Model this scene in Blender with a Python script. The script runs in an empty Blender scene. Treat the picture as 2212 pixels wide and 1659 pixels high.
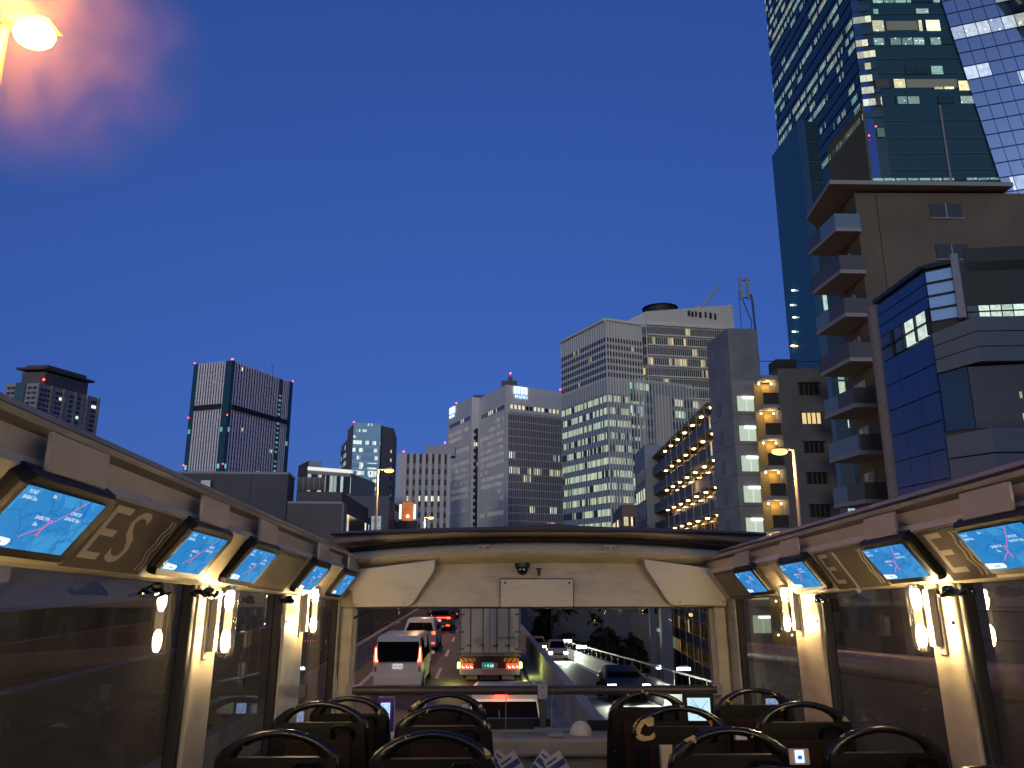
import bpy, bmesh, math, random
from mathutils import Vector, Matrix
C = bpy.context.scene
COL = C.collection
rnd = random.Random(7)
R = math.radians

# ------------------------------------------------------------ camera, sky, sun, exposure
CAMZ = 4.15
FPX = 1640.0                       # focal length for a 2212 px wide picture
YAW = math.atan(34 / 1640); PITCH = R(13.7)
cam = bpy.data.cameras.new('camera'); camo = bpy.data.objects.new('camera', cam); COL.objects.link(camo)
cam.sensor_width = 36.0; cam.lens = 36.0 * FPX / 2212; cam.clip_start = 0.02; cam.clip_end = 6000
camo.location = (0, 0, CAMZ); camo.rotation_euler = (math.pi / 2 + PITCH, 0, -YAW)
C.camera = camo
w = bpy.data.worlds.new('World'); C.world = w; w.use_nodes = True
nt = w.node_tree; bg = nt.nodes['Background']
sky = nt.nodes.new('ShaderNodeTexSky'); sky.sky_type = 'NISHITA'; sky.sun_disc = False
sky.sun_elevation = R(12.0); sky.sun_rotation = R(180); sky.altitude = 0; sky.air_density = 1.0; sky.dust_density = 1.0; sky.ozone_density = 6.0
tcw = nt.nodes.new('ShaderNodeTexCoord'); spw = nt.nodes.new('ShaderNodeSeparateXYZ'); nt.links.new(tcw.outputs['Generated'], spw.inputs[0])
ra = nt.nodes.new('ShaderNodeValToRGB'); ra.color_ramp.interpolation = 'B_SPLINE'; el = ra.color_ramp.elements
el[0].position = 0.0; el[0].color = (.120, .134, .315, 1); el[1].position = 1.0; el[1].color = (.5, .53, .85, 1)
for p_, c_ in ((.08, (.152, .164, .37)), (.36, (.350, .318, .505)), (.64, (.450, .44, .70))):
    e_ = el.new(p_); e_.color = (*c_, 1)
nt.links.new(spw.outputs[2], ra.inputs[0])          # dusk: the side away from the afterglow is darker and bluer
bk = nt.nodes.new('ShaderNodeMapRange'); bk.inputs[1].default_value = -.75; bk.inputs[2].default_value = .05; nt.links.new(spw.outputs[1], bk.inputs[0])
mw = nt.nodes.new('ShaderNodeMix'); mw.data_type = 'RGBA'; mw.inputs[6].default_value = (.50, .43, .50, 1); nt.links.new(bk.outputs[0], mw.inputs[0]); nt.links.new(ra.outputs[0], mw.inputs[7])
hs = nt.nodes.new('ShaderNodeMix'); hs.data_type = 'RGBA'; hs.blend_type = 'MULTIPLY'; hs.inputs[0].default_value = 1.0
nt.links.new(mw.outputs[2], hs.inputs[7])
nt.links.new(sky.outputs[0], hs.inputs[6]); nt.links.new(hs.outputs[2], bg.inputs[0])
bg.inputs[1].default_value = 0.2
sun = bpy.data.lights.new('sun', 'SUN'); suno = bpy.data.objects.new('sun', sun); COL.objects.link(suno)
sun.energy = 0.34; sun.angle = R(6); sun.color = (0.98, 1.0, 0.80)
suno.rotation_euler = (R(80), 0, R(-20))
C.view_settings.view_transform = 'Standard'; C.view_settings.look = 'None'
C.view_settings.exposure = 0.0; C.view_settings.gamma = 1.0
C.cycles.use_denoising = True
C.cycles.max_bounces = 6; C.cycles.diffuse_bounces = 3; C.cycles.glossy_bounces = 3
C.cycles.transparent_max_bounces = 16; C.cycles.transmission_bounces = 4
C.cycles.sample_clamp_indirect = 3.0; C.cycles.caustics_reflective = False; C.cycles.caustics_refractive = False

# ------------------------------------------------------------ picture to place helpers (a surveyor's rays from the camera)
_F = Vector((math.sin(YAW) * math.cos(PITCH), math.cos(YAW) * math.cos(PITCH), math.sin(PITCH)))
_R = Vector((math.cos(YAW), -math.sin(YAW), 0)); _U = _R.cross(_F)
CAM = Vector((0, 0, CAMZ))
def ray(u, v): return _F + _R * ((u - 1106) / FPX) - _U * ((v - 829.5) / FPX)
def at_y(u, v, y): d = ray(u, v); return CAM + d * (y / d.y)
def at_x(u, v, x): d = ray(u, v); return CAM + d * (x / d.x)
def at_z(u, v, z): d = ray(u, v); return CAM + d * ((z - CAMZ) / d.z)
def tile(ox, oy, s): return lambda x, y: ((ox + s * x) / 1.8228, (oy + s * y) / 1.8228)
t1 = tile(0, 1350, .5425); t3 = tile(1100, 1400, .5425); t7 = tile(2150, 1050, .6329); t8 = tile(3000, 0, .6028)
v1 = tile(3000, 900, .4822); v2 = tile(2900, 1600, .5118); t6 = tile(2000, 2350, .4069); t4 = tile(1000, 2150, .5269)
BETA = R(3.35)
MBUS = Matrix.Translation(CAM) @ Matrix.Rotation(-BETA, 4, 'X')
MBI = MBUS.inverted()
def bus_y(u, v, y):
    d = MBI.to_3x3() @ ray(u, v); return d * (y / d.y)
def bus_x(u, v, x):
    d = MBI.to_3x3() @ ray(u, v); return d * (x / d.x)

# ------------------------------------------------------------ materials
MATS = {}
def mat(name, col, rough=0.6, metal=0.0, spec=0.5, noise=0.0, nscale=5.0, bump=0.0, emit=None, es=0.0, coat=0.0):
    if name in MATS: return MATS[name]
    m = bpy.data.materials.new(name); m.use_nodes = True; MATS[name] = m
    n = m.node_tree.nodes; l = m.node_tree.links; p = n['Principled BSDF']
    p.inputs['Base Color'].default_value = (*col, 1); p.inputs['Roughness'].default_value = rough
    p.inputs['Metallic'].default_value = metal; p.inputs['Specular IOR Level'].default_value = spec
    p.inputs['Coat Weight'].default_value = coat
    if emit: p.inputs['Emission Color'].default_value = (*emit, 1); p.inputs['Emission Strength'].default_value = es
    if noise or bump:
        tc = n.new('ShaderNodeTexCoord'); nz = n.new('ShaderNodeTexNoise'); nz.inputs['Scale'].default_value = nscale; nz.inputs['Detail'].default_value = 6
        l.new(tc.outputs['Object'], nz.inputs['Vector'])
        if noise:
            mp = n.new('ShaderNodeMapRange'); mp.inputs[1].default_value = .3; mp.inputs[2].default_value = .7
            mp.inputs[3].default_value = 1 - noise; mp.inputs[4].default_value = 1 + noise
            mx = n.new('ShaderNodeMix'); mx.data_type = 'RGBA'; mx.blend_type = 'MULTIPLY'; mx.inputs[0].default_value = 1
            mx.inputs[6].default_value = (*col, 1); l.new(nz.outputs[0], mp.inputs[0]); l.new(mp.outputs[0], mx.inputs[7]); l.new(mx.outputs[2], p.inputs['Base Color'])
        if bump:
            b = n.new('ShaderNodeBump'); b.inputs['Strength'].default_value = bump; b.inputs['Distance'].default_value = .02
            l.new(nz.outputs[0], b.inputs['Height']); l.new(b.outputs[0], p.inputs['Normal'])
    return m
def emis(name, col, s):
    if name in MATS: return MATS[name]
    m = bpy.data.materials.new(name); m.use_nodes = True; MATS[name] = m
    n = m.node_tree.nodes; n.remove(n['Principled BSDF']); e = n.new('ShaderNodeEmission')
    e.inputs[0].default_value = (*col, 1); e.inputs[1].default_value = s
    m.node_tree.links.new(e.outputs[0], n['Material Output'].inputs[0]); return m
def glassmat(name, tint=(1, 1, 1), ior=1.5, extra=0.0, rough=0.02, veil_dust=0.0):
    m = bpy.data.materials.new(name); m.use_nodes = True; MATS[name] = m
    n = m.node_tree.nodes; l = m.node_tree.links; n.remove(n['Principled BSDF'])
    t = n.new('ShaderNodeBsdfTransparent'); t.inputs[0].default_value = (*tint, 1)
    g = n.new('ShaderNodeBsdfGlossy'); g.inputs['Roughness'].default_value = rough
    f = n.new('ShaderNodeLayerWeight'); f.inputs[0].default_value = .5; pw_ = n.new('ShaderNodeMath'); pw_.operation = 'POWER'; pw_.inputs[1].default_value = 4.0; l.new(f.outputs['Facing'], pw_.inputs[0])
    sc = n.new('ShaderNodeMath'); sc.operation = 'MULTIPLY'; sc.inputs[1].default_value = min(1.0, (ior - 1) * 1.6); l.new(pw_.outputs[0], sc.inputs[0])
    a = n.new('ShaderNodeMath'); a.operation = 'ADD'; a.inputs[1].default_value = extra + 2 * ((ior - 1) / (ior + 1)) ** 2; a.use_clamp = True
    x = n.new('ShaderNodeMixShader'); l.new(sc.outputs[0], a.inputs[0]); l.new(a.outputs[0], x.inputs[0]); l.new(t.outputs[0], x.inputs[1]); l.new(g.outputs[0], x.inputs[2])
    if veil_dust:                                # milky veil of light painted in as streaks and dust on the pane
        h = G(m); tc = n.new('ShaderNodeTexCoord'); mp = n.new('ShaderNodeMapping'); mp.inputs['Scale'].default_value = (1, 5, 1.2); l.new(tc.outputs['Object'], mp.inputs[0])
        nz = n.new('ShaderNodeTexNoise'); nz.inputs['Scale'].default_value = 2.5; nz.inputs['Detail'].default_value = 7; l.new(mp.outputs[0], nz.inputs['Vector'])
        df = n.new('ShaderNodeBsdfDiffuse'); df.inputs[0].default_value = (.5, .46, .38, 1); y = n.new('ShaderNodeMixShader')
        l.new(h.m('MULTIPLY', nz.outputs[0], veil_dust * 2), y.inputs[0]); l.new(x.outputs[0], y.inputs[1]); l.new(df.outputs[0], y.inputs[2]); x = y
    l.new(x.outputs[0], n['Material Output'].inputs[0]); return m
def grime(m, col, amt=.22):
    g = G(m); n = g.n; l = g.l; p = n['Principled BSDF']; tc = n.new('ShaderNodeTexCoord')
    mp = n.new('ShaderNodeMapping'); mp.inputs['Scale'].default_value = (3, 3, 14); l.new(tc.outputs['Object'], mp.inputs[0])
    a = n.new('ShaderNodeTexNoise'); a.inputs['Scale'].default_value = 1.6; a.inputs['Detail'].default_value = 8; a.inputs['Roughness'].default_value = .65; l.new(mp.outputs[0], a.inputs['Vector'])
    b = n.new('ShaderNodeTexNoise'); b.inputs['Scale'].default_value = 2.2; b.inputs['Detail'].default_value = 5; l.new(tc.outputs['Object'], b.inputs['Vector'])
    f = g.m('MULTIPLY', g.m('MAXIMUM', g.m('SUBTRACT', g.m('ADD', a.outputs[0], b.outputs[0]), .98), 0.0), 4.0); f = g.m('MINIMUM', f, 1.0)
    l.new(g.mix(g.m('MULTIPLY', f, amt * 2), col, tuple(c * .45 for c in col)), p.inputs['Base Color'])
    l.new(g.m('MULTIPLY_ADD', b.outputs[0], .35, .30), p.inputs['Roughness'])
class G:                                    # small node-graph helper
    def __init__(s, m): s.n = m.node_tree.nodes; s.l = m.node_tree.links
    def m(s, op, a, b=0.0, c=0.0):
        k = s.n.new('ShaderNodeMath'); k.operation = op
        for i, q in enumerate((a, b, c)):
            if isinstance(q, (int, float)): k.inputs[i].default_value = q
            else: s.l.new(q, k.inputs[i])
        return k.outputs[0]
    def wn(s, x, y, z=0.0):
        c = s.n.new('ShaderNodeCombineXYZ')
        for i, q in enumerate((x, y, z)):
            if isinstance(q, (int, float)): c.inputs[i].default_value = q
            else: s.l.new(q, c.inputs[i])
        k = s.n.new('ShaderNodeTexWhiteNoise'); k.noise_dimensions = '3D'; s.l.new(c.outputs[0], k.inputs['Vector']); return k.outputs['Value']
    def mix(s, f, a, b):
        k = s.n.new('ShaderNodeMix'); k.data_type = 'RGBA'
        for i, q in ((0, f), (6, a), (7, b)):
            if isinstance(q, (int, float)): k.inputs[i].default_value = q
            elif isinstance(q, tuple): k.inputs[i].default_value = (*q, 1)
            else: s.l.new(q, k.inputs[i])
        return k.outputs[2]
def winmat(name, base=(.02, .03, .05), lit=0.3, c1=(1, .85, .5), c2=(.8, 1, .85), s=1.0, grp=3, frame=(.1, .1, .1), fw=.08, floorvar=.5, rough=.12, seed=0.0, spots=0.0, metal=0.0, fh=0.0, spec=0.5):
    """glazing by the window cell: uv u counts windows, v counts floors; lit cells are lit rooms"""
    if name in MATS: return MATS[name]
    m = bpy.data.materials.new(name); m.use_nodes = True; MATS[name] = m; g = G(m); n = g.n; l = g.l; p = n['Principled BSDF']
    uv = n.new('ShaderNodeUVMap'); sp = n.new('ShaderNodeSeparateXYZ'); l.new(uv.outputs[0], sp.inputs[0])
    U, V = sp.outputs[0], sp.outputs[1]
    cu = g.m('FLOOR', U); cv = g.m('FLOOR', V); fu = g.m('FRACT', U); fv = g.m('FRACT', V)
    gu = g.m('FLOOR', g.m('DIVIDE', g.m('ADD', U, g.m('MULTIPLY', g.wn(cv, seed + 3.1, 5.0), grp)), grp))
    thr = g.m('MULTIPLY_ADD', g.m('SUBTRACT', g.wn(cv, seed, 1.0), .5), floorvar * 2, lit)
    on = g.m('LESS_THAN', g.wn(gu, cv, seed + 2.0), thr)
    on = g.m('MULTIPLY', on, g.m('LESS_THAN', g.wn(cu, cv, seed + 7.0), .86))
    inw = g.m('MULTIPLY', g.m('GREATER_THAN', fu, fw), g.m('LESS_THAN', fu, 1 - fw))
    if fh: inw = g.m('MULTIPLY', inw, g.m('MULTIPLY', g.m('GREATER_THAN', fv, fh), g.m('LESS_THAN', fv, 1 - fh)))
    on = g.m('MULTIPLY', on, inw)
    br = g.m('MULTIPLY_ADD', g.wn(cu, cv, seed + 9.0), .7, .45)
    nz = n.new('ShaderNodeTexNoise'); nz.inputs['Scale'].default_value = 3.0; l.new(uv.outputs[0], nz.inputs['Vector'])
    br = g.m('MULTIPLY', br, g.m('MULTIPLY_ADD', nz.outputs[0], 1.2, .35))
    if spots:
        vo = n.new('ShaderNodeTexVoronoi'); vo.inputs['Scale'].default_value = 2.2; l.new(uv.outputs[0], vo.inputs['Vector'])
        br = g.m('ADD', br, g.m('MULTIPLY', g.m('LESS_THAN', vo.outputs[0], .17), spots))
    st = g.m('MULTIPLY', g.m('MULTIPLY', on, br), s)
    col = g.mix(g.wn(gu, cv, seed + 11.0), c1, c2)
    l.new(col, p.inputs['Emission Color']); l.new(st, p.inputs['Emission Strength'])
    l.new(g.mix(inw, frame, base), p.inputs['Base Color'])
    p.inputs['Roughness'].default_value = rough; p.inputs['Metallic'].default_value = metal; p.inputs['Specular IOR Level'].default_value = spec
    return m

# ------------------------------------------------------------ mesh helpers
class MB:
    def __init__(s): s.v = []; s.f = []; s.uv = []; s.mi = []
    def face(s, pts, uv=None, mi=0):
        b = len(s.v); s.v += [tuple(p) for p in pts]; s.f.append(tuple(range(b, b + len(pts)))); s.uv.append(uv); s.mi.append(mi); return s
    def hexa(s, p, mi=0):                    # 8 points: bottom 4 ccw, top 4 ccw
        b = len(s.v); s.v += [tuple(q) for q in p]
        for f in ((3, 2, 1, 0), (4, 5, 6, 7), (0, 1, 5, 4), (1, 2, 6, 5), (2, 3, 7, 6), (3, 0, 4, 7)):
            s.f.append(tuple(b + i for i in f)); s.uv.append(None); s.mi.append(mi)
        return s
    def box(s, x0, x1, y0, y1, z0, z1, M=None, mi=0):
        p = [Vector(q) for q in ((x0, y0, z0), (x1, y0, z0), (x1, y1, z0), (x0, y1, z0), (x0, y0, z1), (x1, y0, z1), (x1, y1, z1), (x0, y1, z1))]
        if M is not None: p = [M @ q for q in p]
        return s.hexa(p, mi)
    def prism(s, poly, fn, a, b, mi=0):      # poly 2-D points, fn(p, q, t) -> 3-D
        n = len(poly); k = len(s.v)
        s.v += [tuple(fn(*p, a)) for p in poly] + [tuple(fn(*p, b)) for p in poly]
        s.f.append(tuple(k + i for i in reversed(range(n)))); s.f.append(tuple(k + n + i for i in range(n))); s.uv += [None, None]; s.mi += [mi, mi]
        for i in range(n):
            j = (i + 1) % n; s.f.append((k + i, k + j, k + n + j, k + n + i)); s.uv.append(None); s.mi.append(mi)
        return s
    def loft(s, secs, closed=True, caps=True, mi=0):
        k = len(s.v); n = len(secs[0])
        for q in secs: s.v += [tuple(p) for p in q]
        for a in range(len(secs) - 1):
            for i in range(n if closed else n - 1):
                j = (i + 1) % n; s.f.append((k + a * n + i, k + a * n + j, k + (a + 1) * n + j, k + (a + 1) * n + i)); s.uv.append(None); s.mi.append(mi)
        if caps and closed:
            s.f.append(tuple(k + i for i in reversed(range(n)))); s.f.append(tuple(k + (len(secs) - 1) * n + i for i in range(n))); s.uv += [None, None]; s.mi += [mi, mi]
        return s
    def tube(s, pts, r, n=8, mi=0):
        pts = [Vector(p) for p in pts]; secs = []
        for i, p in enumerate(pts):
            d = (pts[min(i + 1, len(pts) - 1)] - pts[max(i - 1, 0)]).normalized()
            a = Vector((0, 0, 1)) if abs(d.z) < .9 else Vector((1, 0, 0))
            e = d.cross(a).normalized(); g = d.cross(e); rr = r[i] if isinstance(r, (list, tuple)) else r
            secs.append([p + (e * math.cos(2 * math.pi * k / n) + g * math.sin(2 * math.pi * k / n)) * rr for k in range(n)])
        return s.loft(secs, mi=mi)
    def ball(s, c, rx, ry=None, rz=None, n=12, m=8, half=False, mi=0):
        ry = ry or rx; rz = rz or rx; c = Vector(c); secs = []
        for i in range(m + 1):
            th = math.pi * i / m * (.5 if half else 1); sr = max(math.sin(th), .02)
            secs.append([c + Vector((rx * sr * math.cos(2 * math.pi * k / n), ry * sr * math.sin(2 * math.pi * k / n), rz * math.cos(th))) for k in range(n)])
        return s.loft(secs[::-1], mi=mi)
def obj(name, mb, m, parent=None, smooth=False, bevel=0.0, M=None):
    me = bpy.data.meshes.new(name); me.from_pydata(mb.v, [], mb.f)
    if any(u is not None for u in mb.uv):
        ul = me.uv_layers.new(name='UVMap'); i = 0
        for f, u in zip(mb.f, mb.uv):
            for k in range(len(f)):
                ul.data[i].uv = u[k] if u else (0, 0); i += 1
    ms = m if isinstance(m, (list, tuple)) else [m]
    for q in ms: me.materials.append(q)
    if len(ms) > 1:
        for p, k in zip(me.polygons, mb.mi): p.material_index = k
    bm = bmesh.new(); bm.from_mesh(me)
    if not any(u is not None for u in mb.uv): bmesh.ops.recalc_face_normals(bm, faces=bm.faces)
    if smooth:
        for f in bm.faces: f.smooth = True
    bm.to_mesh(me); bm.free()
    if smooth: me.set_sharp_from_angle(angle=R(40))
    o = bpy.data.objects.new(name, me); COL.objects.link(o)
    if parent is not None: o.parent = parent
    if M is not None: o.matrix_local = M
    if bevel:
        b = o.modifiers.new('bevel', 'BEVEL'); b.width = bevel; b.segments = 2; b.limit_method = 'ANGLE'
    return o
def tag(o, label=None, cat=None, group=None, kind=None):
    if label: o['label'] = label
    if cat: o['category'] = cat
    if group: o['group'] = group
    if kind: o['kind'] = kind
    return o
def thing(name, label, cat, M=None, group=None):
    o = bpy.data.objects.new(name, None); COL.objects.link(o); o.empty_display_size = .1
    if M is not None: o.matrix_world = M if isinstance(M, Matrix) else Matrix.Translation(Vector(M))
    return tag(o, label, cat, group)
def copy_tree(o, parent=None):
    c = o.copy(); COL.objects.link(c)
    if parent is not None:
        c.parent = parent; c.matrix_parent_inverse = o.matrix_parent_inverse.copy()
    for ch in list(o.children): copy_tree(ch, c)
    return c
def struct(o): o['kind'] = 'structure'; return o
_tc = {}
def textmesh(body, size=1.0, depth=0.0, align='CENTER', spacing=1.0):
    k = (body, size, depth, align)
    if k in _tc: return _tc[k]
    cu = bpy.data.curves.new('lettering', 'FONT'); cu.body = body; cu.size = size; cu.extrude = depth; cu.align_x = align; cu.align_y = 'CENTER'; cu.space_character = spacing
    cu.resolution_u = 3
    t = bpy.data.objects.new('lettering', cu); COL.objects.link(t); bpy.context.view_layer.update()
    me = bpy.data.meshes.new_from_object(t.evaluated_get(bpy.context.evaluated_depsgraph_get())); bpy.data.objects.remove(t)
    _tc[k] = me; return me
def text(name, body, size, m, parent, M, depth=0.0, align='CENTER', spacing=1.0):
    me = textmesh(body, size, depth, align, spacing)
    if not me.materials: me.materials.append(m)
    o = bpy.data.objects.new(name, me); COL.objects.link(o)
    if parent is not None: o.parent = parent
    o.matrix_local = M; return o
def frame(o, ex, ey):                       # matrix with given local x and y axes
    ex = Vector(ex).normalized(); ez = ex.cross(Vector(ey)).normalized(); ey = ez.cross(ex)
    m = Matrix.Identity(4)
    for i in range(3): m[i][0] = ex[i]; m[i][1] = ey[i]; m[i][2] = ez[i]; m[i][3] = o[i]
    return m
# ------------------------------------------------------------ bus materials
cream = mat('cream_panel', (.56, .485, .34), .5, noise=.12, nscale=4, bump=.08)
cream2 = mat('cream_cover', (.62, .55, .42), .42, noise=.08, nscale=3)
grime(cream, (.56, .485, .34)); grime(cream2, (.62, .55, .42), .15)
pinkish = mat('taupe_plate', (.34, .28, .22), .6, noise=.05)
rubber = mat('black_rubber', (.012, .011, .01), .55)
steel = mat('brushed_rim', (.52, .44, .35), .28, metal=.5, noise=.25, nscale=3)
brown = mat('bronze_rail', (.30, .26, .20), .38, metal=.3, noise=.15)
dash_m = mat('dash_grey', (.34, .30, .24), .55, noise=.12, nscale=6, bump=.1)
glass = glassmat('window_glass', (.62, .60, .56), 1.5, .015, veil_dust=.07)
glassf = glassmat('windshield_glass', (.9, .9, .88), 1.04, 0.0)
tubeglass = glassmat('lamp_glass', (.95, .93, .88), 1.5, .10, .15)
darkm = mat('black_plastic', (.012, .011, .012), .32)
chrome = mat('chrome', (.7, .68, .65), .12, metal=1)
XL, XR, XC = -1.0, 1.49, .245
def mir(x, s): return x if s < 0 else 2 * XC - x      # left-hand x to the chosen side

bus = thing('tour_bus', 'cream interior shell of an open top tour bus with side windows and a wide windscreen', 'bus', MBUS)
P = lambda mb, n, m, **k: obj(n, mb, m, bus, **k)
P(MB().box(XL - .02, XR + .02, -2.2, 5.2, -1.62, -1.55), 'floor', mat('bus_floor', (.05, .05, .05), .7))
pill = {-1: [(2.61, 2.82), (3.68, 4.07), (4.95, 5.03)], 1: [(2.48, 2.66), (3.55, 3.87), (4.82, 5.03)]}
for s in (-1, 1):
    X = lambda x: mir(x, s)
    def bx(mb, a, b, *r, **k): xa, xb = sorted((X(a), X(b))); return mb.box(xa, xb, *r, **k)
    P(bx(MB(), XL - .03, XL + .05, -2.2, 5.03, -1.55, -.66), 'side_panel', cream, bevel=.01)
    P(bx(MB(), XL - .02, XL + .075, -2.2, 4.93, -.66, -.62), 'window_sill', rubber, bevel=.008)
    ys = [-2.0, -.2, 1.02] + [p[0] for p in pill[s]]
    ys[0:3] = [-2.0, -1.2, -.05, 1.13]
    for i in range(len(ys) - 1):
        P(MB().face([(X(XL - .017), ys[i], -.62), (X(XL - .017), ys[i + 1], -.62), (X(XL - .017), ys[i + 1], .11), (X(XL - .017), ys[i], .11)]), 'window_pane', glass)
    for (a, b) in pill[s] + [(1.13, 1.36), (-.05, .18), (-1.2, -.97)]:
        P(bx(MB(), XL - .025, XL + .028, a, b, -.62, .112), 'pillar', cream, bevel=.012)
        P(bx(MB(), XL - .022, XL + .02, a - .03, a - .001, -.62, .112), 'window_gasket', rubber, bevel=.008)
    # coving: slanted panel from window head up and inward, then the rail
    cv = [(-.995, .10), (-.955, .105), (-.848, .262), (-.865, .285), (-.99, .285)]
    P(MB().prism([(X(a), b) for a, b in cv], lambda a, b, t: (a, t, b), -2.2, 5.0), 'coving_panel', cream)
    ch = [(-.985, .285), (-.875, .285), (-.868, .33), (-.905, .335), (-.985, .335)]
    P(MB().prism([(X(a), b) for a, b in ch], lambda a, b, t: (a, t, b), -2.2, 5.0), 'coving_channel', mat('channel_taupe', (.46, .41, .31), .5, noise=.1))
    rl = [(-.99, .337), (-.90, .337), (-.862, .347), (-.855, .358), (-.90, .372), (-.955, .38), (-.99, .378)]
    P(MB().prism([(X(a), b) for a, b in rl], lambda a, b, t: (a, t, b), -2.2, 4.95), 'inner_trim', mat('trim_tan', (.55, .49, .38), .35, metal=.1, noise=.1))
    rt = [(-1.05, .352), (-.99, .381), (-.955, .384), (-.925, .390), (-.93, .404), (-.97, .413), (-1.03, .408), (-1.06, .385)]
    P(MB().prism([(X(a), b) for a, b in rt], lambda a, b, t: (a, t, b), -2.2, 4.9), 'top_rail', brown, smooth=True)
    P(MB().prism([(X(a), b) for a, b in [(-1.06, -1.6), (-1.03, -1.6), (-1.03, -.66), (-1.06, -.66)]], lambda a, b, t: (a, t, b), -2.2, 5.0), 'outer_skin', mat('outer_white', (.6, .6, .58), .3))
    for y_ in (-.6, .55, 1.30, 2.105, 2.50, 3.01, 3.54, 4.36):
        P(MB().prism([(X(a), b) for a, b in [(-.9555, .1055), (-.8485, .2625), (-.8495, .2635), (-.9565, .1065)]], lambda a, b, t: (a, t, b), y_, y_ + .006), 'panel_seam', rubber)
        P(MB().ball((X(-.905), y_ + .02, .181), .005, n=8, m=4), 'screw', chrome)
    # screws on pillars
    for (a, b) in pill[s][:2]:
        P(MB().ball((X(XL + .029), a + .03, -.02), .006, n=8, m=4), 'screw', chrome)

def fy(pts, y): return [(p[0], y, p[2]) for p in pts]
tf = tile(1250, 1950, 1850 / 2212)
def fp(x, y, Y=5.0): q = bus_y(*tf(x, y), Y); return q
# front header: lofted profile that bows upward at the middle
def bow(x): t = (x - .34) / 1.3; return 1 - t * t
prof = []           # (y, z-base, bow amount) from window head up to the visor tip
header = [(5.02, .058, 0.0), (4.98, .062, 0.0), (4.985, .12, 0.0), (5.03, .24, .01), (5.06, .30, .035), (4.99, .315, .045), (4.94, .325, .055), (4.925, .345, .058), (4.95, .375, .062), (4.99, .39, .065), (5.02, .40, .068), (5.05, .41, .07), (5.2, .41, .07), (5.2, .058, 0)]
secs = []
for i in range(25):
    x = -.97 + 2.43 * i / 24
    secs.append([(x, y, z + b * bow(x)) for y, z, b in header])
P(MB().loft(secs), 'front_header', cream, smooth=True)
def bowstrip(name, prof, x0, x1, m, n=28, peak=0.0):
    secs = []
    for i in range(n + 1):
        x = x0 + (x1 - x0) * i / n; t = 2 * i / n - 1; k = 1 - abs(t) ** 2.2
        secs.append([(x, y, z + b * k + peak * g * max(0, 1 - abs(t) * 3.2) ** 1.5) for y, z, b, g in prof])
    return P(MB().loft(secs), name, m, smooth=True)
bowstrip('weather_seal', [(4.98, .395, .065, 0), (5.04, .398, .065, 0), (5.05, .424, .07, 0), (4.97, .422, .07, 0), (4.955, .41, .068, 0)], -.955, 1.60, rubber)
bowstrip('wind_visor', [(4.99, .425, .072, 0), (4.935, .448, .068, 0), (4.925, .475, .05, .0), (4.95, .50, .03, 0), (5.1, .50, .03, 0), (5.1, .425, .07, 0)], -1.03, 1.70, steel)
bowstrip('visor_lip', [(4.90, .505, .025, .4), (4.925, .518, .035, 1), (5.1, .522, .04, 1), (5.1, .50, .02, 0), (4.93, .498, .02, 0)], -1.05, 1.74, mat('visor_lip_dark', (.15, .12, .10), .35, metal=.4), peak=.02)
for s, pts in ((-1, [(555, 303), (552, 350), (458, 500), (440, 517), (420, 525), (172, 528), (165, 520), (160, 450), (128, 448), (190, 350)]), (1, [(1535, 300), (1545, 340), (1640, 490), (1658, 512), (1680, 520), (1918, 520), (1925, 512), (1925, 448), (1965, 442), (1890, 350)])):
    q = [fp(*p, 4.93) for p in pts]
    P(MB().prism([(a.x, a.z) for a in q], lambda a, b, t: (a, t, b), 4.925, 4.955), 'corner_cover', cream2, bevel=.006)
    for p in (((178, 515), (407, 510)) if s < 0 else ((1707, 503), (1912, 503))):
        a = fp(*p, 4.925); P(MB().tube([(a.x, 4.928, a.z), (a.x, 4.921, a.z)], .009, 12), 'cover_screw', mat('screw_cap', (.40, .35, .27), .5))
a, b = fp(862, 395, 4.97), fp(1205, 528, 4.97)
P(MB().box(a.x - .004, b.x + .004, 4.972, 4.99, b.z - .0, a.z + .004), 'hatch_gap', rubber, bevel=.002)
P(MB().box(a.x, b.x, 4.965, 4.985, b.z + .002, a.z), 'hatch', cream2, bevel=.006)
for p in ((883, 413), (1186, 412)):
    a = fp(*p, 4.96); P(MB().tube([(a.x, 4.966, a.z), (a.x, 4.958, a.z)], .007, 10), 'hatch_screw', rubber)
for p in ((785, 236), (1375, 238)):
    a = fp(*p, 4.94); P(MB().box(a.x - .042, a.x + .042, 4.92, 4.95, a.z - .008, a.z + .002).box(a.x - .012, a.x + .012, 4.925, 4.95, a.z - .022, a.z - .008), 'visor_bracket', mat('bracket_tan', (.42, .36, .26), .4), bevel=.002)
# windscreen surround, glass, dashboard
P(MB().box(-.96, -.885, 4.96, 5.06, -1.5, .06), 'corner_post', cream, bevel=.015)
P(MB().box(1.375, 1.45, 4.96, 5.06, -1.5, .06), 'corner_post', cream, bevel=.015)
P(MB().box(1.345, 1.376, 4.98, 5.04, -.66, .05), 'corner_trim', pinkish, bevel=.004)
P(MB().box(-.888, -.868, 4.98, 5.04, -.66, .05), 'corner_trim', pinkish, bevel=.004)
P(MB().face([(-.89, 5.05, -.68), (1.38, 5.05, -.68), (1.38, 5.05, .06), (-.89, 5.05, .06)]), 'windscreen_pane', glassf)
P(MB().box(-.885, 1.375, 5.0, 5.08, .05, .075), 'windscreen_frame', rubber)
dm = MB().box(-.96, 1.45, 4.70, 5.06, -.76, -.66)
P(dm, 'dashboard', dash_m, bevel=.02)
P(MB().box(.30, .40, 4.74, 5.03, -.66, -.645).box(-.1, .55, 4.93, 5.04, -.66, -.648), 'dash_ridge', dash_m, bevel=.01)
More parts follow.
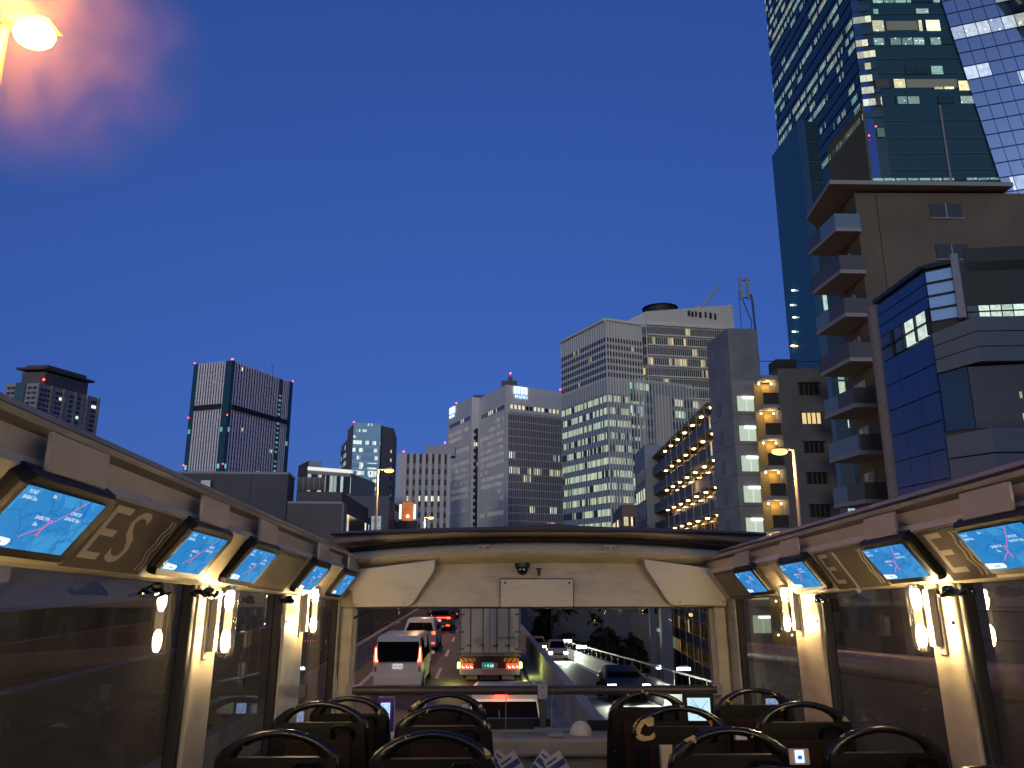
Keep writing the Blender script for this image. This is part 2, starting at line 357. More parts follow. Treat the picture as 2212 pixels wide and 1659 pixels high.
P(MB().box(-.96, 1.45, 4.735, 4.80, -1.55, -.765), 'front_panel', mat('front_panel_grey', (.22, .20, .16), .6, noise=.1), bevel=.004)
P(MB().box(-.4, .545, 4.72, 4.737, -1.5, -.79), 'access_panel', mat('access_panel_grey', (.25, .225, .18), .55, noise=.08), bevel=.004)
for x in (.02, .13, .42): P(MB().ball((x, 4.72, -.86), .009, n=8, m=4), 'panel_screw', chrome)
P(MB().box(-.05, .34, 5.0, 5.045, -.665, -.59), 'wiper_cover', darkm, bevel=.006)
P(MB().box(.56, .9, 5.0, 5.045, -.665, -.60), 'wiper_cover', darkm, bevel=.006)
# handrail
P(MB().tube([(-.86, 4.94, -.425), (1.345, 4.94, -.425)], .026, 14), 'handrail', mat('handrail_dark', (.055, .045, .035), .45), smooth=True)
P(MB().box(.255, .315, 4.895, 4.93, -.475, -.385), 'rail_clamp', mat('clamp_grey', (.30, .30, .31), .45, metal=.4), bevel=.006)
for z in (-.405, -.455): P(MB().ball((.285, 4.894, z), .006, n=8, m=4), 'clamp_bolt', chrome)
P(MB().box(.265, .305, 4.92, 4.96, -.665, -.45), 'rail_post', mat('post_dark', (.06, .055, .05), .5), bevel=.006)
P(MB().box(.23, .34, 4.91, 4.97, -.668, -.63), 'post_foot', mat('foot_grey', (.24, .22, .19), .5), bevel=.01)
for x in (-.868, 1.352): P(MB().box(x - .03, x + .03, 4.925, 4.97, -.46, -.39), 'rail_socket', mat('clamp_grey', (1, 1, 1)), bevel=.006)
a = bus_y(1390 / 1, 1325, 4.95)
hk = bus_y(1491, 1320, 4.96)
P(MB().tube([(hk.x - .018, 4.96, .055), (hk.x - .018, 4.95, .028), (hk.x + .018, 4.95, .028), (hk.x + .018, 4.96, .055)], .003, 6).box(hk.x - .012, hk.x + .012, 4.95, 4.97, .0, .02), 'blind_hook', mat('hook_metal', (.35, .3, .2), .3, metal=.8))
# wiper cable on the left of the windscreen
cb = [bus_y(*t4(*p), 4.98) for p in ((870, 478), (800, 510), (735, 545), (700, 600), (672, 680), (645, 800), (632, 920), (632, 1040), (645, 1180), (650, 1250))]
o = obj('cable', MB().tube(cb, .008, 6), rubber, None, smooth=True); o.matrix_world = MBUS; tag(o, 'thin black cable curving down the left edge of the windscreen', 'cable')

# ------------------------------------------------------------ overhead monitors
def mapmat():
    m = bpy.data.materials.new('map_screen'); m.use_nodes = True; g = G(m); n = g.n; l = g.l; p = n['Principled BSDF']
    tc = n.new('ShaderNodeTexCoord'); mp = n.new('ShaderNodeMapping'); l.new(tc.outputs['Object'], mp.inputs[0])
    nz = n.new('ShaderNodeTexNoise'); nz.inputs['Scale'].default_value = 12; nz.inputs['Detail'].default_value = 3; l.new(mp.outputs[0], nz.inputs['Vector'])
    vo = n.new('ShaderNodeTexVoronoi'); vo.feature = 'DISTANCE_TO_EDGE'; vo.inputs['Scale'].default_value = 16
    mx = n.new('ShaderNodeMix'); mx.data_type = 'VECTOR'; mx.inputs[0].default_value = .06; l.new(mp.outputs[0], mx.inputs[4]); l.new(nz.outputs['Color'], mx.inputs[5]); l.new(mx.outputs[1], vo.inputs['Vector'])
    line = g.m('LESS_THAN', vo.outputs[0], .025)
    area = g.m('GREATER_THAN', nz.outputs[0], .54)
    c = g.mix(area, (.028, .24, .60), (.05, .31, .66)); c = g.mix(g.m('MULTIPLY', line, .55), c, (.015, .13, .40))
    p.inputs['Base Color'].default_value = (.01, .01, .012, 1); p.inputs['Roughness'].default_value = .9; p.inputs['Specular IOR Level'].default_value = 0.0
    l.new(c, p.inputs['Emission Color']); p.inputs['Emission Strength'].default_value = .98; return m
mapm = mapmat()
scr_white = emis('screen_white', (.75, .9, 1.0), 1.2); scr_pink = emis('screen_pink', (.95, .12, .42), 1.0); scr_blue = emis('screen_deep_blue', (.02, .10, .85), 1.0); scr_red = emis('screen_red', (.9, .1, .15), 1.0)
casem = mat('monitor_casing', (.010, .008, .008), .5, spec=.25, noise=.1)
bpl = mat('bracket_plate', (.42, .38, .31), .5, noise=.05)
SW, SH = .275, .128
def monitor(s, yc, label, sc=1.0):
    ex = (0, 1, 0) if s < 0 else (0, -1, 0); ey = (.6, 0, .78) if s < 0 else (-.6, 0, .78)
    M = MBUS @ frame((mir(-.893, s), yc, .192), ex, ey)
    t = thing('overhead_monitor', label, 'monitor', M, 'map monitors along the window coving')
    # casing: chamfered slab with a bezel ring
    w_, h_ = .176, .089
    ring = [(-w_ + .02, -h_), (w_ - .02, -h_), (w_, -h_ + .02), (w_, h_ - .02), (w_ - .02, h_), (-w_ + .02, h_), (-w_, h_ - .02), (-w_, -h_ + .02)]
    def sec(k, z): return [(x * k, y * (k if k == 1 else k - .01), z) for x, y in ring]
    mb = MB(); mb.loft([sec(1, -.012), sec(1, .012), sec(.95, .026)])
    obj('casing', mb, casem, t, smooth=False, bevel=.002)
    xo = -.012
    S = obj('screen', MB().box(xo - SW / 2, xo + SW / 2, -SH / 2, SH / 2, .024, .0285), mapm, t)
    def T3(x, y, z=.0292): return Matrix.Translation((xo + x, y, z))
    for body, x, y, sz in (('SHIBUYA', -.025, .008, .0115), ('Sta.', -.03, -.006, .0115), ('OMOTE', .065, .031, .011), ('SANDO Sta.', .068, .018, .011), ('YOGI', -.115, .055, .011), ('BABA Sta.', -.108, .042, .011), ('Sta.', -.045, .056, .010)):
        text('station_name', body, sz, scr_white, S, T3(x, y))
    def ln(name, pts, wd, m, z=.0290):
        mb = MB()
        for (ax, ay), (bx_, by_) in zip(pts, pts[1:]):
            d = Vector((bx_ - ax, by_ - ay)); nn = Vector((-d.y, d.x)).normalized() * wd
            mb.face([(xo + ax - nn.x, ay - nn.y, z), (xo + bx_ - nn.x, by_ - nn.y, z), (xo + bx_ + nn.x, by_ + nn.y, z), (xo + ax + nn.x, ay + nn.y, z)])
        obj(name, mb, m, S)
    ln('route_line', [(-.045, -.038), (-.02, -.022), (.0, -.012), (.003, .004), (.012, .008), (.012, .0), (.03, .018), (.055, .045), (.07, .062)], .0009, scr_pink)
    ln('route_loop', [(-.004, -.026), (.0, -.031), (.006, -.027), (.003, -.02), (-.004, -.026)], .0012, scr_red, .02915)
    ln('route_line', [(-.0, -.02), (.006, -.004), (.004, .006), (.013, .007)], .0014, scr_pink, .02925)
    ln('river_line', [(.08, .063), (.084, .045), (.096, .03)], .0022, scr_blue)
    card = [(-.062 + .008 * math.cos(a), -.052 + .008 * math.sin(a)) for a in (math.pi * 1.5, math.pi * 1.75, 0, math.pi * .25, math.pi * .5)]
    obj('caption_card', MB().face([(-.136 + xo, -.060, .02915)] + [(x + xo, y, .02915) for x, y in card] + [(-.136 + xo, -.040, .02915)]), scr_white, S)
    ln('caption_text', [(-.105, -.052), (-.078, -.052)], .0012, casem, .0294)
    obj('control_bar', MB().box(w_ * (-1 if s < 0 else 1) * .93 - .008, w_ * (-1 if s < 0 else 1) * .93 + .008, -.06, .066, .02, .030), mat('control_bar', (.09, .075, .06), .5), t, bevel=.002)
    obj('power_light', MB().ball((w_ * (-1 if s < 0 else 1) * .93, -.045, .030), .0018, n=6, m=4), emis('led_green', (.2, 1, .1), 3), t)
    obj('bracket', MB().prism([(.085, .004), (.092, .010), (.150, -.036), (.144, -.044)], lambda a, b, c: (c, a, b), -.11, .11), bpl, t, bevel=.002)
    return t
lm = ['big map monitor cut by the left edge of the photo above the side window', 'map monitor right after the lettered panel on the left coving', 'map monitor third along the left coving before the swirl panel', 'map monitor just past the swirl panel on the left coving', 'small map monitor at the front end of the left coving beside the windscreen']
for y, lb in zip((1.515, 2.285, 2.835, 3.775, 4.53), lm): monitor(-1, y, lb)
for y, lb in zip((2.03, 2.62, 3.465, 4.155), ['big map monitor cut by the right edge of the photo', 'map monitor above the brightest right hand lamp, beside the lettered panel', 'map monitor above the blind hook between two right hand lamps', 'small map monitor at the front end of the right coving']): monitor(1, y, lb)

# decals on the coving
dec = mat('decal_brown', (.15, .125, .09), .8, spec=.15, noise=.08); decl = mat('decal_cream', (.64, .56, .43), .8, spec=.15)
def decal(s, y0, y1, body, label, swirl=True):
    ex = (0, 1, 0) if s < 0 else (0, -1, 0); ey = (.56, 0, .828) if s < 0 else (-.56, 0, .828)
    M = MBUS @ frame((mir(-.9035, s), (y0 + y1) / 2, .183), ex, ey)
    t = thing('coving_decal', label, 'decal', M, 'brown decals on the window coving')
    W = (y1 - y0) / 2
    obj('backing', MB().box(-W, W, -.088, .088, .0, .006), dec, t, bevel=.001)
    r2 = random.Random(int(y0 * 100))
    x = -W + .07
    for k, chv in enumerate(body):
        text('letter', chv, .215 if chv != 'C' else .12, decl, t, Matrix.Translation((x, 0, .0068)) @ Matrix.Diagonal((1.0, .95, 1, 1)), 0.0); x += .115
    if swirl:
        mb = MB(); n_ = max(2, int((2 * W - .02) / .022)) if not body else 2
        for k in range(n_):
            x0 = (-W + .02 + k * .022) if not body else W - .045 + k * .022; ph = k * .35
            pts = [(x0 + .010 * math.sin(v_ * 1.1 + ph) * math.sin(v_ * .5), -.075 + .15 * v_ / 11, .0075) for v_ in range(12)]
            for p, q in zip(pts, pts[1:]): mb.face([(p[0] - .004, p[1], p[2]), (q[0] - .004, q[1], q[2]), (q[0] + .004, q[1], q[2]), (p[0] + .004, p[1], p[2])])
        obj('swirl_line', mb, decl, t)
    return t
decal(-1, 1.71, 2.09, 'ES', 'brown decal with large letters E and S on the left coving')
decal(-1, 3.03, 3.52, '', 'brown swirl patterned decal between two left hand monitors')
decal(1, 2.83, 3.26, 'EJ', 'brown decal with letters E and J above the right hand lamp')
decal(1, 2.22, 2.43, 'E', 'brown decal beside the map monitor at the right edge')
decal(1, 3.66, 3.96, '', 'narrow swirl decal between two right hand monitors')
decal(1, 4.36, 4.80, '', 'swirl patterned decal at the front end of the right coving')

# ------------------------------------------------------------ wall lamps
bulbm = emis('lamp_bulb_glow', (1.0, .73, .36), 290.0)
def lamp(s, y, label, z0=-.13, z1=.105, group='tube lamps on the window pillars'):
    t = thing('wall_lamp', label, 'wall lamp', MBUS @ Matrix.Translation((mir(-.938, s), y, 0)), group)
    d = 1 if s < 0 else -1
    obj('base_plate', MB().box(min(-d * .034, -d * .024), max(-d * .034, -d * .024), -.022, .022, z0 - .006, z1 + .006), mat('lamp_base', (.6, .55, .45), .3), t, bevel=.005)
    secs = []
    for i, k in ((0, .45), (1, .85), (2, 1), (3, 1), (4, .85), (5, .45)):
        z = [z0, z0 + .008, z0 + .025, z1 - .025, z1 - .008, z1][i]
        secs.append([(d * .036 + .027 * k * math.cos(a), .031 * k * math.sin(a), z) for a in [2 * math.pi * j / 16 for j in range(16)]])
    obj('lamp_tube', MB().loft(secs), tubeglass, t, smooth=True)
    for zz in (z0 + .055, z1 - .05):
        obj('bulb', MB().ball((d * .034, 0, zz), .0145, .0145, .038, 10, 6), bulbm, t, smooth=True)
    obj('reflector', MB().box(min(-d * .021, d * .004), max(-d * .021, d * .004), -.016, .016, z0 + .02, z1 - .02), mat('lamp_base', (1, 1, 1)), t, bevel=.003)
    obj('tube_glow_rod', MB().tube([(d * .036, 0, z0 + .09), (d * .036, 0, z1 - .085)], .0135, 12), emis('tube_glow', (1, .76, .42), 1.6), t)  # glowing rod added to stand in for the glow of the whole tube
    for zz in (z0 + .012, z1 - .012):
        obj('end_cap', MB().tube([(d * .033, 0, zz - .008), (d * .033, 0, zz + .008)], .016, 12), chrome, t)
    return t
lamp(-1, 2.70, 'bright tube lamp on the left pillar nearest the camera')
lamp(-1, 3.97, 'bright tube lamp on the left pillar nearer the windscreen', -.09, .15)
lamp(1, 2.585, 'bright tube lamp on the right pillar nearest the camera', -.115, .105)
lamp(1, 3.775, 'bright tube lamp on the right pillar nearer the windscreen', -.085, .15)
for s in (-1, 1):  # unseen lamps added to light the header and coving more evenly
    for y_, w_ in ((1.25, 'just outside the frame'), (.06, 'beside the camera'), (-1.08, 'behind the camera')): lamp(s, y_, 'added unseen tube lamp on the %s pillar %s' % ('left' if s < 0 else 'right', w_), group=None)

# cable tangles under the coving
def tangle(s, y, label, seed):
    rr = random.Random(seed); M = MBUS @ Matrix.Translation((mir(-.93, s), y, .095))
    mb = MB()
    for k in range(4):
        pts = []; a0 = rr.uniform(0, 6); L = rr.uniform(.08, .22)
        for i in range(12):
            t = i / 11; pts.append((rr.uniform(-.004, .004) + .012 * math.sin(5 * t + a0), (t - .5) * L + .02 * math.cos(9 * t + k), -.012 - .022 * abs(math.sin(4 * t + a0 + k))))
        mb.tube(pts, .0045, 6)
    mb.ball((0, .02, -.015), .018, .03, .014, 8, 5)
    o = obj('cable_tangle', mb, mat('glossy_black', (.01, .009, .009), .18), None, smooth=True); o.matrix_world = M
    tag(o, label, 'cable', 'black cable tangles under the coving'); return o
tangle(-1, 2.16, 'black cable tangle under the monitor after the lettered left panel', 1)
tangle(-1, 2.55, 'black cable tangle above the left pillar nearest the camera', 2)
tangle(-1, 3.55, 'black cable tangle above the farther left pillar', 3)
tangle(1, 2.42, 'black cable tangle above the right pillar nearest the camera', 4)
tangle(1, 3.42, 'black cable tangle above the farther right pillar', 5)

# dome camera, small sensor, dome lamp cover on dash
a = fp(965, 345, 4.95)
t = thing('dome_camera', 'black dome security camera above the hatch in the header', 'camera', MBUS @ Matrix.Translation((a.x, 4.96, .30)))
obj('mount', MB().tube([(0, 0, .02), (0, -.005, -.005)], [.052, .046], 18), mat('dome_black', (.02, .017, .015), .3), t, smooth=True)
obj('lens_dome', MB().ball((0, -.008, -.012), .036, .036, .036, 16, 10), mat('dome_glass', (.01, .01, .01), .05, spec=.9), t, smooth=True)
o = obj('ceiling_sensor', MB().box(-.018, .018, -.012, .012, .0, .012).tube([(0, 0, 0), (0, -.006, -.035)], [.012, .009], 10), darkm, None); o.matrix_world = MBUS @ Matrix.Translation((.273, 4.955, .285)); tag(o, 'tiny black sensor beside the dome camera', 'sensor')
o = obj('dome_light', MB().ball((0, 0, 0), .066, .066, .07, 20, 8, half=True).tube([(0, 0, -.006), (0, 0, .003)], .07, 20), mat('dome_cream', (.75, .66, .5), .3), None, smooth=True)
o.matrix_world = MBUS @ Matrix.Translation((.505, 4.86, -.658)); tag(o, 'cream dome light cover sitting on the dashboard', 'dome light')

# ------------------------------------------------------------ seats
seatm = mat('seat_gloss_black', (.006, .005, .0045), .5, spec=.12)
seatd = mat('seat_fabric_dark', (.016, .006, .005), .9, spec=.1, noise=.4, nscale=30)
def wornmat():
    m = mat('seat_handle_black', (.011, .010, .010), .25); g = G(m); n = g.n; l = g.l
    tc = n.new('ShaderNodeTexCoord'); oi = n.new('ShaderNodeObjectInfo')
    ad = n.new('ShaderNodeVectorMath'); ad.operation = 'ADD'; l.new(tc.outputs['Object'], ad.inputs[0])
    cb = n.new('ShaderNodeCombineXYZ'); l.new(g.m('MULTIPLY', oi.outputs['Random'], 20.0), cb.inputs[0]); l.new(cb.outputs[0], ad.inputs[1])
    nz = n.new('ShaderNodeTexNoise'); nz.inputs['Scale'].default_value = 16; nz.inputs['Detail'].default_value = 4; l.new(ad.outputs[0], nz.inputs['Vector'])
    sp = n.new('ShaderNodeSeparateXYZ'); l.new(tc.outputs['Object'], sp.inputs[0])
    edge = g.m('LESS_THAN', sp.outputs[1], .002)
    f = g.m('MULTIPLY', g.m('GREATER_THAN', nz.outputs[0], .625), edge)
    l.new(g.mix(f, (.011, .010, .010), (.62, .42, .14)), n['Principled BSDF'].inputs['Base Color']); return m
handm = wornmat()
def make_seat():
    t = thing('bus_seat', 'seat', 'bus seat', None, 'black seats in rows facing the windscreen')
    hw = .198
    out = [(1.02, -.02), (1.0, .004), (.91, .026), (.74, .050), (.52, .070), (.27, .083), (0, .088)]
    inn = [(.66, .0), (.64, .014), (.56, .032), (.40, .048), (.24, .057), (.1, .061), (0, .062)]
    # handle arch: ribbon with rounded section between outer and inner outlines
    O = [(-x * hw, z) for x, z in out] + [(x * hw, z) for x, z in out[::-1][1:]]
    I = [(-x * hw, z) for x, z in inn] + [(x * hw, z) for x, z in inn[::-1][1:]]
    secs = []
    for (ox, oz), (ix, iz) in zip(O, I):
        sec = []
        for k in range(10):
            a = 2 * math.pi * k / 10; f = .5 + .5 * math.cos(a)
            sec.append((ox * f + ix * (1 - f), 0.014 * math.sin(a), oz * f + iz * (1 - f)))
        secs.append(sec)
    h = obj('handle', MB().loft(secs), handm, t, smooth=True)
    # back shell widening downward
    secs = []
    for z, k, y0, y1 in ((.004, 1.0, -.012, .02), (-.03, 1.02, -.02, .04), (-.12, 1.06, -.025, .055), (-.30, 1.10, -.02, .07), (-.52, 1.12, -.04, .07), (-.62, 1.08, -.07, .05)):
        x = hw * k; secs.append([(-x, y0 + .02, z), (-x * .93, y0, z), (x * .93, y0, z), (x, y0 + .02, z), (x, y1 - .01, z), (x * .93, y1, z), (-x * .93, y1, z), (-x, y1 - .01, z)])
    obj('back_shell', MB().loft(secs), seatm, t, smooth=True)
    secs = []
    for z, k, y in ((-.06, .90, .048), (-.12, .95, .10), (-.35, .98, .12), (-.58, .96, .09)):
        x = hw * k; secs.append([(-x, .03, z), (x, .03, z), (x, y, z), (-x, y, z)])
    obj('back_cushion', MB().loft(secs), seatd, t, bevel=.02)
    obj('seat_cushion', MB().box(-.2, .2, -.02, .40, -.66, -.56), seatd, t, bevel=.03)
    obj('pedestal', MB().box(-.16, .16, .02, .34, -1.05, -.66).box(-.03, .03, .12, .18, -1.20, -1.03), darkm, t, bevel=.01)
    obj('back_recess', MB().box(-.135, .135, -.031, -.022, -.40, -.06), mat('recess_brown', (.018, .007, .004), .6, spec=.2), t, bevel=.006)
    obj('grab_loop', MB().tube([(.06, -.03, -.05), (.06, -.05, -.02), (.075, -.055, -.005), (.125, -.055, -.005), (.14, -.05, -.02), (.14, -.03, -.05)], .007, 8), seatm, t, smooth=True)
    for sx in (-1, 1):
        for z in (-.10, -.2): obj('bolt', MB().ball((sx * .185, -.018 if z > -.15 else -.02, z), .006, n=8, m=5), chrome, t)
    return t
proto = make_seat()
cols = {'lw': [(560, 1668, 1.93), (606, 1572, 2.67), (695, 1512, 3.43), (757, 1502, 4.2)], 'la': [(880, 1668, 1.93), (935, 1575, 2.67), (959, 1520, 3.43), (967, 1494, 4.2)],
        'ra': [(1665, 1652, 1.93), (1575, 1567, 2.67), (1465, 1521, 3.43), (1398, 1489, 4.2)], 'rw': [(2130, 1650, 1.93), (1903, 1563, 2.67), (1730, 1512, 3.43), (1627, 1484, 4.2)]}
side = {'lw': 'left window', 'la': 'left aisle', 'ra': 'right aisle', 'rw': 'right window'}
rows = ['cut off by the bottom edge', 'in the nearest fully visible row', 'in the middle row', 'in the front row before the dashboard']
first = True
SEATS = {}
for c, lst in cols.items():
    for i, (u, v, y) in enumerate(lst):
        o = proto if first else copy_tree(proto); first = False
        q = bus_y(u, v, y)
        o.matrix_world = MBUS @ Matrix.Translation((q.x, y, q.z - .09)); o['label'] = 'black %s seat back with arched handle %s' % (side[c], rows[i])
        if (c, i) == ('ra', 2): o['label'] = 'black right aisle seat in the middle row with its corner worn to yellow'
        SEATS[c, i] = o
# big worn patch on one seat corner
o = SEATS['ra', 2]
rr = random.Random(3)
def patch(pts, name='worn_patch'):
    obj(name, MB().prism(pts, lambda a, b, t: (a, t, b), -.0265, -.0245), mat('worn_yellow', (.62, .44, .16), .6, noise=.25, nscale=40), o)
patch([(-.188, .0), (-.165, .03), (-.125, .045), (-.112, .04), (-.112, .012), (-.135, .006), (-.15, .018), (-.165, .0), (-.172, -.025), (-.185, -.02)])
patch([(-.19, -.03), (-.17, -.02), (-.15, -.03), (-.13, -.028), (-.112, -.014), (-.108, -.03), (-.118, -.042), (-.16, -.048), (-.18, -.04)])
# side partition visible beside aisle seats
# small dash screens
def dashscreen(u, v, y, w_, h_, fm, label, glow):
    q = bus_y(u, v, y)
    t = thing('dash_screen', label, 'screen', MBUS @ Matrix.Translation((q.x, y, q.z)))
    obj('casing', MB().box(-w_ / 2 - .022, w_ / 2 + .022, 0, .03, -h_ / 2 - .03, h_ / 2 + .03), fm, t, bevel=.005)
    obj('screen', MB().box(-w_ / 2, w_ / 2, -.003, .001, -h_ / 2, h_ / 2), glow, t)
    mb = MB()
    for p, q2 in (((-.4, .3), (.1, .0)), ((.1, .0), (.4, .4)), ((.1, .0), (-.1, -.4)), ((-.4, -.2), (.4, -.1)), ((-.3, .45), (.35, -.45))):
        mb.tube([(p[0] * w_, -.004, p[1] * h_), (q2[0] * w_, -.004, q2[1] * h_)], .0012, 4)
    obj('map_line', mb, scr_blue, t)
    obj('stand', MB().tube([(0, .02, -h_ / 2), (0, .03, -.3)], .012, 8), darkm, t)
scr_pale = emis('screen_pale', (.42, .60, .95), 1.3); scr_pale2 = emis('screen_pale_green', (.50, .75, .78), 1.2)
dashscreen(832, 1543, 4.62, .052, .12, mat('purple_casing', (.06, .03, .22), .4), 'small lit screen in a purple frame beside the left front seat', scr_pale)
dashscreen(1510, 1532, 4.66, .13, .12, casem, 'pale lit map screen before the right front seats', scr_pale2)
q = bus_y(650, 1553, 4.75)
dashscreen(648, 1555, 4.72, .04, .09, casem, 'narrow glowing panel in place of a reflection by the front left window seat', scr_pale)  # a white reflection, put in as a small glowing screen
dashscreen(1668, 1525, 4.72, .07, .08, casem, 'small lit map screen by the front right window seat', scr_pale)
# ticket notices on seat backs
def card(u, v, y, w_, h_, label, mname, lit=None):
    q = bus_y(u, v, y)
    t = thing('seat_card', label, 'card', MBUS @ Matrix.Translation((q.x, y, q.z)))
    obj('board', MB().box(-w_ / 2, w_ / 2, 0, .006, -h_ / 2, h_ / 2), mname, t, bevel=.001)
    if lit: obj('lit_panel', MB().box(-w_ * .22, w_ * .22, -.003, .0, -h_ * .36, h_ * .42), lit, t); obj('symbol', MB().box(-w_ * .1, w_ * .1, -.0045, -.003, -.006, .004), scr_blue, t)
    else: obj('stripe', MB().box(-w_ * .5, -w_ * .38, -.001, .0, -h_ / 2, h_ / 2), mat('card_blue', (.06, .22, .35), .5), t)
papm = mat('card_cream', (.62, .5, .3), .6, noise=.1)
card(1727, 1635, 2.58, .062, .045, 'pale card with a small lit blue panel behind the right aisle seat', mat('card_pink', (.7, .55, .45), .6), scr_white)
card(1440, 1645, 3.30, .05, .12, 'cream and blue card on the side of the worn right aisle seat', papm)
card(1600, 1587, 3.34, .05, .04, 'small white card on the back of a middle row right seat', mat('card_white', (.6, .62, .66), .5))
# hanging leaflets on strings
pap = mat('leaflet_paper', (.62, .60, .56), .7); pbl = mat('leaflet_blue', (.05, .09, .28), .6); strm = mat('string_tan', (.35, .26, .14), .8)
def leaflet(u, u2, label):
    q0 = bus_y(u, 1500, 4.9); q1 = bus_y(u2, 1632, 4.62)
    t = thing('hanging_leaflet', label, 'leaflet', MBUS @ Matrix.Translation((q1.x, 4.62, q1.z)), 'leaflets on strings from the handrail')
    d = q0 - q1
    obj('string', MB().tube([(0, 0, 0), (d.x * .1, .0, .12), (d.x, 4.9 - 4.62, -.43 - q1.z)], .0025, 5), strm, t)
    for k, (an, off) in enumerate(((R(38), 0), (R(-32), -.004))):
        M = Matrix.Translation((0, off, 0)) @ Matrix.Rotation(an, 4, 'Y')
        p = obj('sheet', MB().box(-.055, .055, -.001, .001, -.16, 0), pap, t, M=M)
        obj('printed_band', MB().box(-.05, .05, -.003, -.0012, -.075, -.045).box(-.045, .02, -.003, -.0012, -.03, -.02).box(-.05, .0, -.003, -.0012, -.14, -.09), pbl, p)
leaflet(1093, 1092, 'leaflet on a string behind the left aisle seats')
leaflet(1193, 1190, 'leaflet on a string hanging at the middle of the aisle')

# the bus's own headlights, low on its nose
for x in (-.72, 1.2):
    h_ = P(MB().box(x - .14, x + .14, 5.22, 5.27, -3.45, -3.3), 'headlight', emis('bus_headlight', (1, .9, .7), 8.0), bevel=.02)
    L_ = bpy.data.lights.new('headlight_beam', 'SPOT'); L_.energy = 1100; L_.color = (1, .84, .58); L_.spot_size = R(80); L_.spot_blend = .8; L_.shadow_soft_size = .08
    lo_ = bpy.data.objects.new('headlight_beam', L_); COL.objects.link(lo_); lo_.parent = h_; lo_.location = (x, 5.4, -3.35); lo_.rotation_euler = (R(88), 0, 0)
# ------------------------------------------------------------ ground, roads
GZ = -10.0
struct(obj('ground', MB().box(-1500, 1500, -200, 3000, GZ - 1, GZ), mat('ground_dark', (.03, .03, .032), .9, noise=.3, nscale=.2)))
asph = mat('asphalt', (.045, .037, .026), .62, noise=.3, nscale=1.5, bump=.15)
conc = mat('concrete_barrier', (.26, .26, .25), .8, noise=.22, nscale=1.2, bump=.1)
def bend(y): return -.015 * max(0, y - 18)
def bend2(y): return -.029 * max(0, y - 18)
ysr = [-10, 0, 6, 12, 18, 24, 30, 36, 42, 50, 60, 72, 86, 100, 130]
def strip(name, x0, x1, z0, z1, m, ys=ysr, zf=lambda y: 0, bf=bend, par=None):
    return obj(name, MB().loft([[(x0 + bf(y), y, z0 + zf(y)), (x1 + bf(y), y, z0 + zf(y)), (x1 + bf(y), y, z1 + zf(y)), (x0 + bf(y), y, z1 + zf(y))] for y in ys]), m, par)
struct(strip('expressway_road', -5.75, 1.95, -.9, 0, asph))
white = mat('road_paint', (.62, .6, .55), .6, noise=.25, nscale=8)
struct(strip('edge_line', -4.9, -4.72, .004, .006, white))
struct(strip('edge_line', 1.25, 1.4, .004, .006, white))
mb = MB()
for k in range(14):
    y = 8.5 + k * 7.7; mb.hexa([(x + bend(yy), yy, z) for z in (.004, .006) for x, yy in ((-2.17, y), (-2.03, y), (-2.03, y + 3.2), (-2.17, y + 3.2))])
struct(obj('lane_marking', mb, white))
struct(strip('kerb', 1.65, 2.1, 0, .16, conc, bf=bend2))
def barrier(name, x, h, label, zf=lambda y: 0, ys=ysr, bf=bend, wd=.16, m=None):
    o = obj(name, MB().loft([[(x - wd - .08 + bf(y), y, zf(y) - .2), (x + wd + .08 + bf(y), y, zf(y) - .2), (x + wd + bf(y), y, zf(y) + .25), (x + wd * .8 + bf(y), y, zf(y) + h), (x - wd * .8 + bf(y), y, zf(y) + h), (x - wd + bf(y), y, zf(y) + .25)] for y in ys]), m or conc)
    return tag(o, label, 'barrier')
barrier('concrete_barrier', 2.27, .97, 'concrete median barrier between the truck lane and the descending ramp', bf=bend2)
barrier('concrete_barrier', -5.75, .95, 'left concrete barrier beneath the dark bar fence beside the white van')
# bar fence on the left barrier
fen = thing('bar_fence', 'tall dark fence of vertical bars on the left concrete barrier', 'fence', (-5.95, 30, .95))
ml = Matrix.Translation((5.95, -30, -.95)); barm = mat('fence_dark', (.03, .028, .027), .5)
mb = MB(); y = 22.0
while y < 78:
    x = -5.95 + bend(y); mb.box(x - .03, x + .03, y - .035, y + .035, .95, 2.7); y += .42
obj('bars', mb, barm, fen, M=ml)
mb = MB()
for z in (1.02, 2.68): mb.loft([[(-6.0 + bend(y), y, z), (-5.9 + bend(y), y, z), (-5.9 + bend(y), y, z + .08), (-6.0 + bend(y), y, z + .08)] for y in ysr if 20 <= y <= 86])
obj('rail', mb, barm, fen, M=ml)
for y in (28, 40, 52, 64): obj('post', MB().box(-6.05 + bend(y), -5.85 + bend(y), y - .1, y + .1, .95, 2.85), barm, fen, M=ml)
# solid screen further back on the left (near the bus)
tag(obj('screen_fence', MB().box(-6.0, -5.9, -8, 22, .95, 2.62).box(-6.06, -5.84, -8, 22, 2.62, 2.70).box(-6.02, -5.88, -8, 22, 1.95, 2.02), mat('screen_grey', (.05, .045, .04), .6, noise=.15)), 'grey screen fence with a pale top rail outside the left window', 'fence')
tag(obj('sound_wall', MB().box(-17.4, -17, -10, 40, -6, 1.6), mat('sound_wall_brown', (.07, .035, .018), .8, noise=.25, nscale=.6)), 'long brown sound wall beyond the expressway on the left', 'wall')
wh = thing('warehouse', 'low building with pale blue roofs outside the left window', 'building', (-40, 60, GZ))
obj('wall', MB().box(-22, 6, -12, 20, 0, 11.3), mat('warehouse_dark', (.02, .018, .018), .8), wh)
for k in range(3): obj('roof', MB().prism([(-23 + 10 * k, 11.31), (-13.5 + 10 * k, 11.31), (-18 + 10 * k, 12.9)], lambda a, b, t: (a, t, b), -13, 20), mat('roof_pale', (.10, .13, .17), .5), wh)
